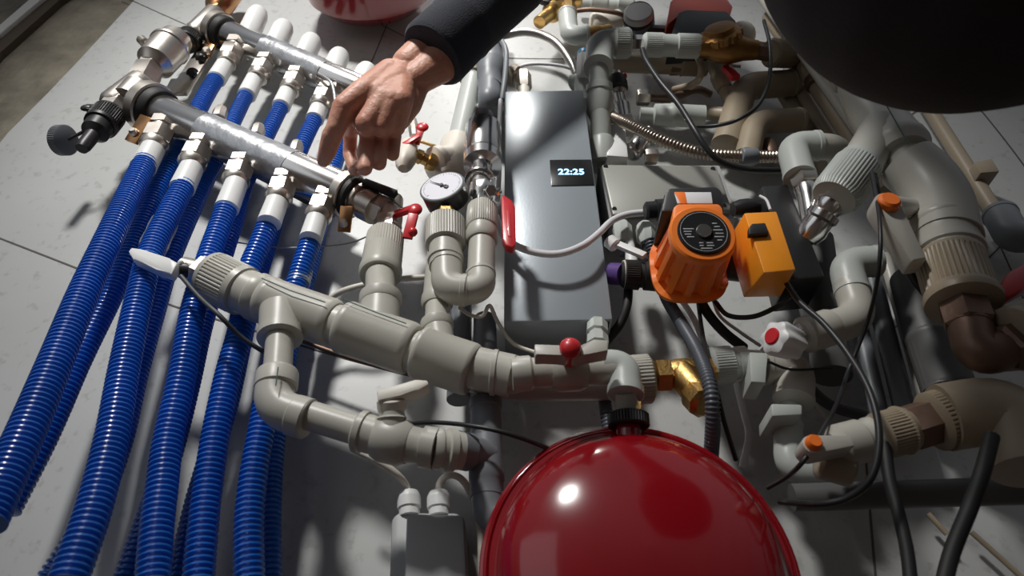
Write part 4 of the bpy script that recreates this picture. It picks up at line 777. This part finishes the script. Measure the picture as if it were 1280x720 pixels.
# S bend with white knob
hs = .14
t = T('elbow_pipe', 'pale grey S-shaped elbow pair below the chrome valve at centre right', 'pipe', (1065, 360, .12))
part(t, 'elbow', G().elbow([(1094, 326, hs), (1056, 330, hs), (1066, 366, hs)], 20, 20), 'ppr_cool'); part(t, 'lower_elbow', G().elbow([(1062, 356, hs), (1076, 398, hs), (1010, 418, hs)], 21, 26, lip=False), 'ppr')
part(t, 'socket', G().lathe((1040, 408, hs), (1002, 420, hs), [(0, 22), (.1, 23.5), (.9, 23), (1, 18)]), 'ppr')
t = T('radiator_valve', 'white star knob with a red centre on a chrome stem at centre right', 'valve', (985, 425, .14))
part(t, 'stem', G().lathe((1010, 416, hs), (990, 424, hs+.01), [(0, 16), (.3, 16), (.35, 9), (.6, 9), (.65, 12), (1, 10)], n=10), 'chrome')
kc = P(979, 426, hs+.015); kd = (V((-.85, -.52, -.02))).normalized(); x, y = frame(kd, V((0, 0, 1))); R = []; kq = K(kc)
for tt, r in ((-.020, 14), (-.016, 19), (.008, 22), (.013, 20), (.016, 14)):
    R.append([kc+kd*tt+(x*math.cos(2*math.pi*i/60)+y*math.sin(2*math.pi*i/60))*r*kq*(1+.09*math.cos(6*2*math.pi*i/60)) for i in range(60)])
kn = part(t, 'knob', G().rings(R), 'white'); part(kn, 'red_centre', G().lathe(kc+kd*.014, kc+kd*.018, [(0, 11), (.7, 11), (1, 9.5)]), 'red')
# background right: verticals
for lab, a, b, r, m in (('left one of three parallel grey pipes in the shade at centre right', (1068, 380, .04), (1108, 560, .05), 11, 'pvc'), ('middle one of three parallel grey pipes in the shade at centre right', (1085, 330, .06), (1138, 540, .06), 12, 'pvc'), ('right one of three parallel grey pipes in the shade at centre right', (1106, 320, .06), (1160, 510, .05), 8, 'ppr'),):
    one('vertical_pipe', lab, 'pipe', G().plain(a, b, r), m)
t = T('drain_pipe', 'wide dark grey pipe behind the large ribbed union', 'pipe', (1165, 430, .1)); part(t, 'pipe', G().bend([(1140, 350, .08), (1160, 420, .09), (1185, 490, .09)], 27, 20), 'pvc_dark'); part(t, 'socket', G().sleeve((1162, 420, .09), (1188, 492, .09), 30), 'pvc_dark')
one('drain_pipe', 'dark grey pipe lying across the lower right corner', 'pipe', G().plain((990, 622, .10), (1320, 612, .12), 17), 'pvc_dark')
t = T('vertical_pipe', 'pale grey vertical pipe with a clip and elbow, right of the red vessel', 'pipe', (985, 530, .08)); part(t, 'pipe', G().bend([(990, 480, .09), (986, 560, .09)], 14, 10), 'ppr_cool'); part(t, 'elbow', G().elbow([(985, 530, .09), (986, 588, .09), (1040, 592, .09)], 18, 24), 'ppr_cool'); part(t, 'clip', G().slab([(964, 504), (1003, 505), (1003, 518), (965, 520)], .08, .125, .002), 'ppr_cool')
for lab, p, r, m in (('black bundle cable curving under the white star knob', [(985, 440, .06), (1000, 470, .07), (1035, 505, .07), (1080, 520, .06)], 7, 'dark_grey'), ('silver wire under the white star knob', [(992, 460, .08), (1010, 495, .09), (1035, 525, .08)], 2.2, 'steel'), ('dark wire running sideways beneath the star knob', [(960, 452, .13), (990, 462, .13), (1040, 460, .12)], 1.8, 'black')):
    one('cable', lab, 'cable', G().cable(p, r), m)
one('dark_pipe', 'dark thick pipe behind the S-shaped elbows', 'pipe', G().plain((1020, 300, .07), (1040, 470, .07), 22), 'pvc_dark')
one('grey_pipe', 'grey pipe sloping behind the orange actuator', 'pipe', G().plain((1010, 340, .04), (1030, 400, .04), 24), 'pvc')
# far right tan pipe
t = T('conduit_pipe', 'tan conduit pipe with a clip at the far right edge of the tiles', 'pipe', (1230, 220, .03))
part(t, 'pipe', G().plain((1150, 118, .03), (1262, 295, .03), 9), 'ppr_tan_shade'); part(t, 'clip', G().slab([(1218, 202), (1240, 198), (1250, 214), (1226, 216)], .005, .055, .002), 'ppr_tan_shade')
t = T('elbow_pipe', 'dull grey elbow at the right edge below the tan conduit', 'pipe', (1265, 290, .05)); part(t, 'elbow', G().elbow([(1250, 268, .04), (1268, 300, .05), (1310, 285, .05)], 20, 20), 'pvc')
one('thin_tube', 'short tan rod on the dark tiles at the bottom right', 'tube', G().plain((1160, 642, .02), (1184, 668, .02), 3.5), 'ppr_tan_shade')
one('thin_tube', 'long tan rod slanting to the bottom right corner', 'tube', G().plain((1214, 665, .02), (1300, 742, .02), 3.5), 'ppr_tan_shade')

# ================================================================ PERSON
def capsules(chains, voxel, name, m, parent, smooth=6):
    g = G()
    for ch in chains:
        pts = [(Q(p), r) for p, r in ch]
        for (a, ra), (b, rb) in zip(pts, pts[1:]):
            d = b-a; n_ = max(2, int(d.length/(min(ra, rb)*.35)))
            g.lathe(a, b, [(0, ra*.999), (1, rb*.999)], n=20, px=False)
        for a, ra in pts: g.sphere(a, ra, px=False, n=16)
    o = build(name, g, m, parent)
    md_ = o.modifiers.new('r', 'REMESH'); md_.mode = 'VOXEL'; md_.voxel_size = voxel; md_.use_smooth_shade = True
    s_ = o.modifiers.new('s', 'SMOOTH'); s_.factor = .5; s_.iterations = smooth
    bpy.context.view_layer.update(); dg = bpy.context.evaluated_depsgraph_get()
    me = bpy.data.meshes.new_from_object(o.evaluated_get(dg)); o.modifiers.clear(); o.data = me
    me.polygons.foreach_set('use_smooth', [True]*len(me.polygons))
    return o
t = T('person', 'person in dark clothes reaching down from above with a bare hand on the manifold', 'person', Pd(760, -260, .75))
kh = K((470, 130, .2))
def H(x, y, h, r): return ((x, y, h), r*kh)
ch = []
W1, W2 = (523, 70, .215), (542, 92, .205)
# wrist and forearm
ch += [[H(512, 82, .205, 24), H(536, 62, .21, 27), H(575, 25, .225, 32), H(640, -50, .25, 38), H(760, -170, .27, 42)],
       [H(518, 100, .20, 21), H(548, 80, .205, 26), H(590, 38, .22, 32)]]
# palm: metacarpals
for (kx, ky, khh), r0, r1 in (((440, 146, .195), 22, 15), ((458, 155, .195), 20, 15), ((477, 158, .19), 19, 14), ((494, 158, .182), 18, 13)):
    ch.append([H(505, 96, .20, r0), H((505+kx)/2, (96+ky)/2, .205, r0*.95), H(kx, ky, khh, r1)])
ch.append([H(520, 100, .195, 20), H(512, 130, .185, 16), H(500, 150, .18, 13)])
# thumb: leaves the side of the palm near its base
ch.append([H(488, 92, .205, 19), H(455, 116, .212, 18), H(430, 134, .21, 14.5), H(420, 160, .195, 12), H(415, 170, .186, 12.6), H(409, 190, .168, 11), H(405, 200, .158, 9)])
# fingers curled under the palm
ch.append([H(442, 148, .195, 12), H(438, 168, .165, 9), H(437, 192, .145, 8.7), H(443, 212, .142, 8)])
ch.append([H(460, 155, .19, 12), H(459, 172, .168, 9.8), H(456, 210, .16, 9.6), H(449, 210, .132, 8.5)])
ch.append([H(477, 157, .185, 12), H(477, 172, .165, 9.4), H(474, 204, .157, 9.2), H(467, 202, .13, 8)])
ch.append([H(492, 156, .18, 11), H(493.5, 170, .163, 8.8), H(491, 193, .155, 8.4), H(485, 190, .13, 7.5)])
# upper arm, torso and head above and beside the frame
S = Pd(1060, -330, .62)
ch.append([(P(760, -170, .27), .045), (Pd(900, -330, .80), .05), (S, .07)])
TC = Pd(1234, -147, .46)
body = capsules(ch, .0019, 'body', 'skin', t, 3)
# nail
nc = P(442, 213, .156)
part(body, 'fingernail', G().sphere(nc, 5.5, (.8, .35, 1.0)), 'nail')
kc_ = K((560, 50, .22))
sl = [[((549, 63, .218), 42*kc_), ((575, 36, .225), 44*kc_), ((640, -28, .24), 50*kc_), ((760, -150, .27), 58*kc_), (Pd(900, -330, .80), .068), (S, .085)]]
def ribl(g):
    return g
c0, c1 = P(540, 70, .215), P(640, -28, .24)
g = G().lathe(c0, c1, [(0, .80*42), (.0, 40), (.03, 43.5), (.30, 43), (.33, 44.5), (.36, 43.5), (.7, 46), (1, 49)], n=44); 
jk = part(t, 'sleeve_cuff', g, 'navy', 'dark navy ribbed cuff')
capsules([[((580, 30, .226), 43.5*kc_), ((640, -28, .24), 50*kc_), ((760, -150, .27), 58*kc_), (Pd(900, -330, .80), .068), (S, .085)], [(S, .085), (TC, .13)]], .006, 'jacket_sleeve', 'navy', t, 8)
rT = 283*.46/F
capsules([[(TC, rT), (TC+V((.10, -.12, .12)), rT*1.05), (TC+V((.15, -.25, .30)), rT)]], .008, 'dark_clothing', 'black_cloth', t, 8)
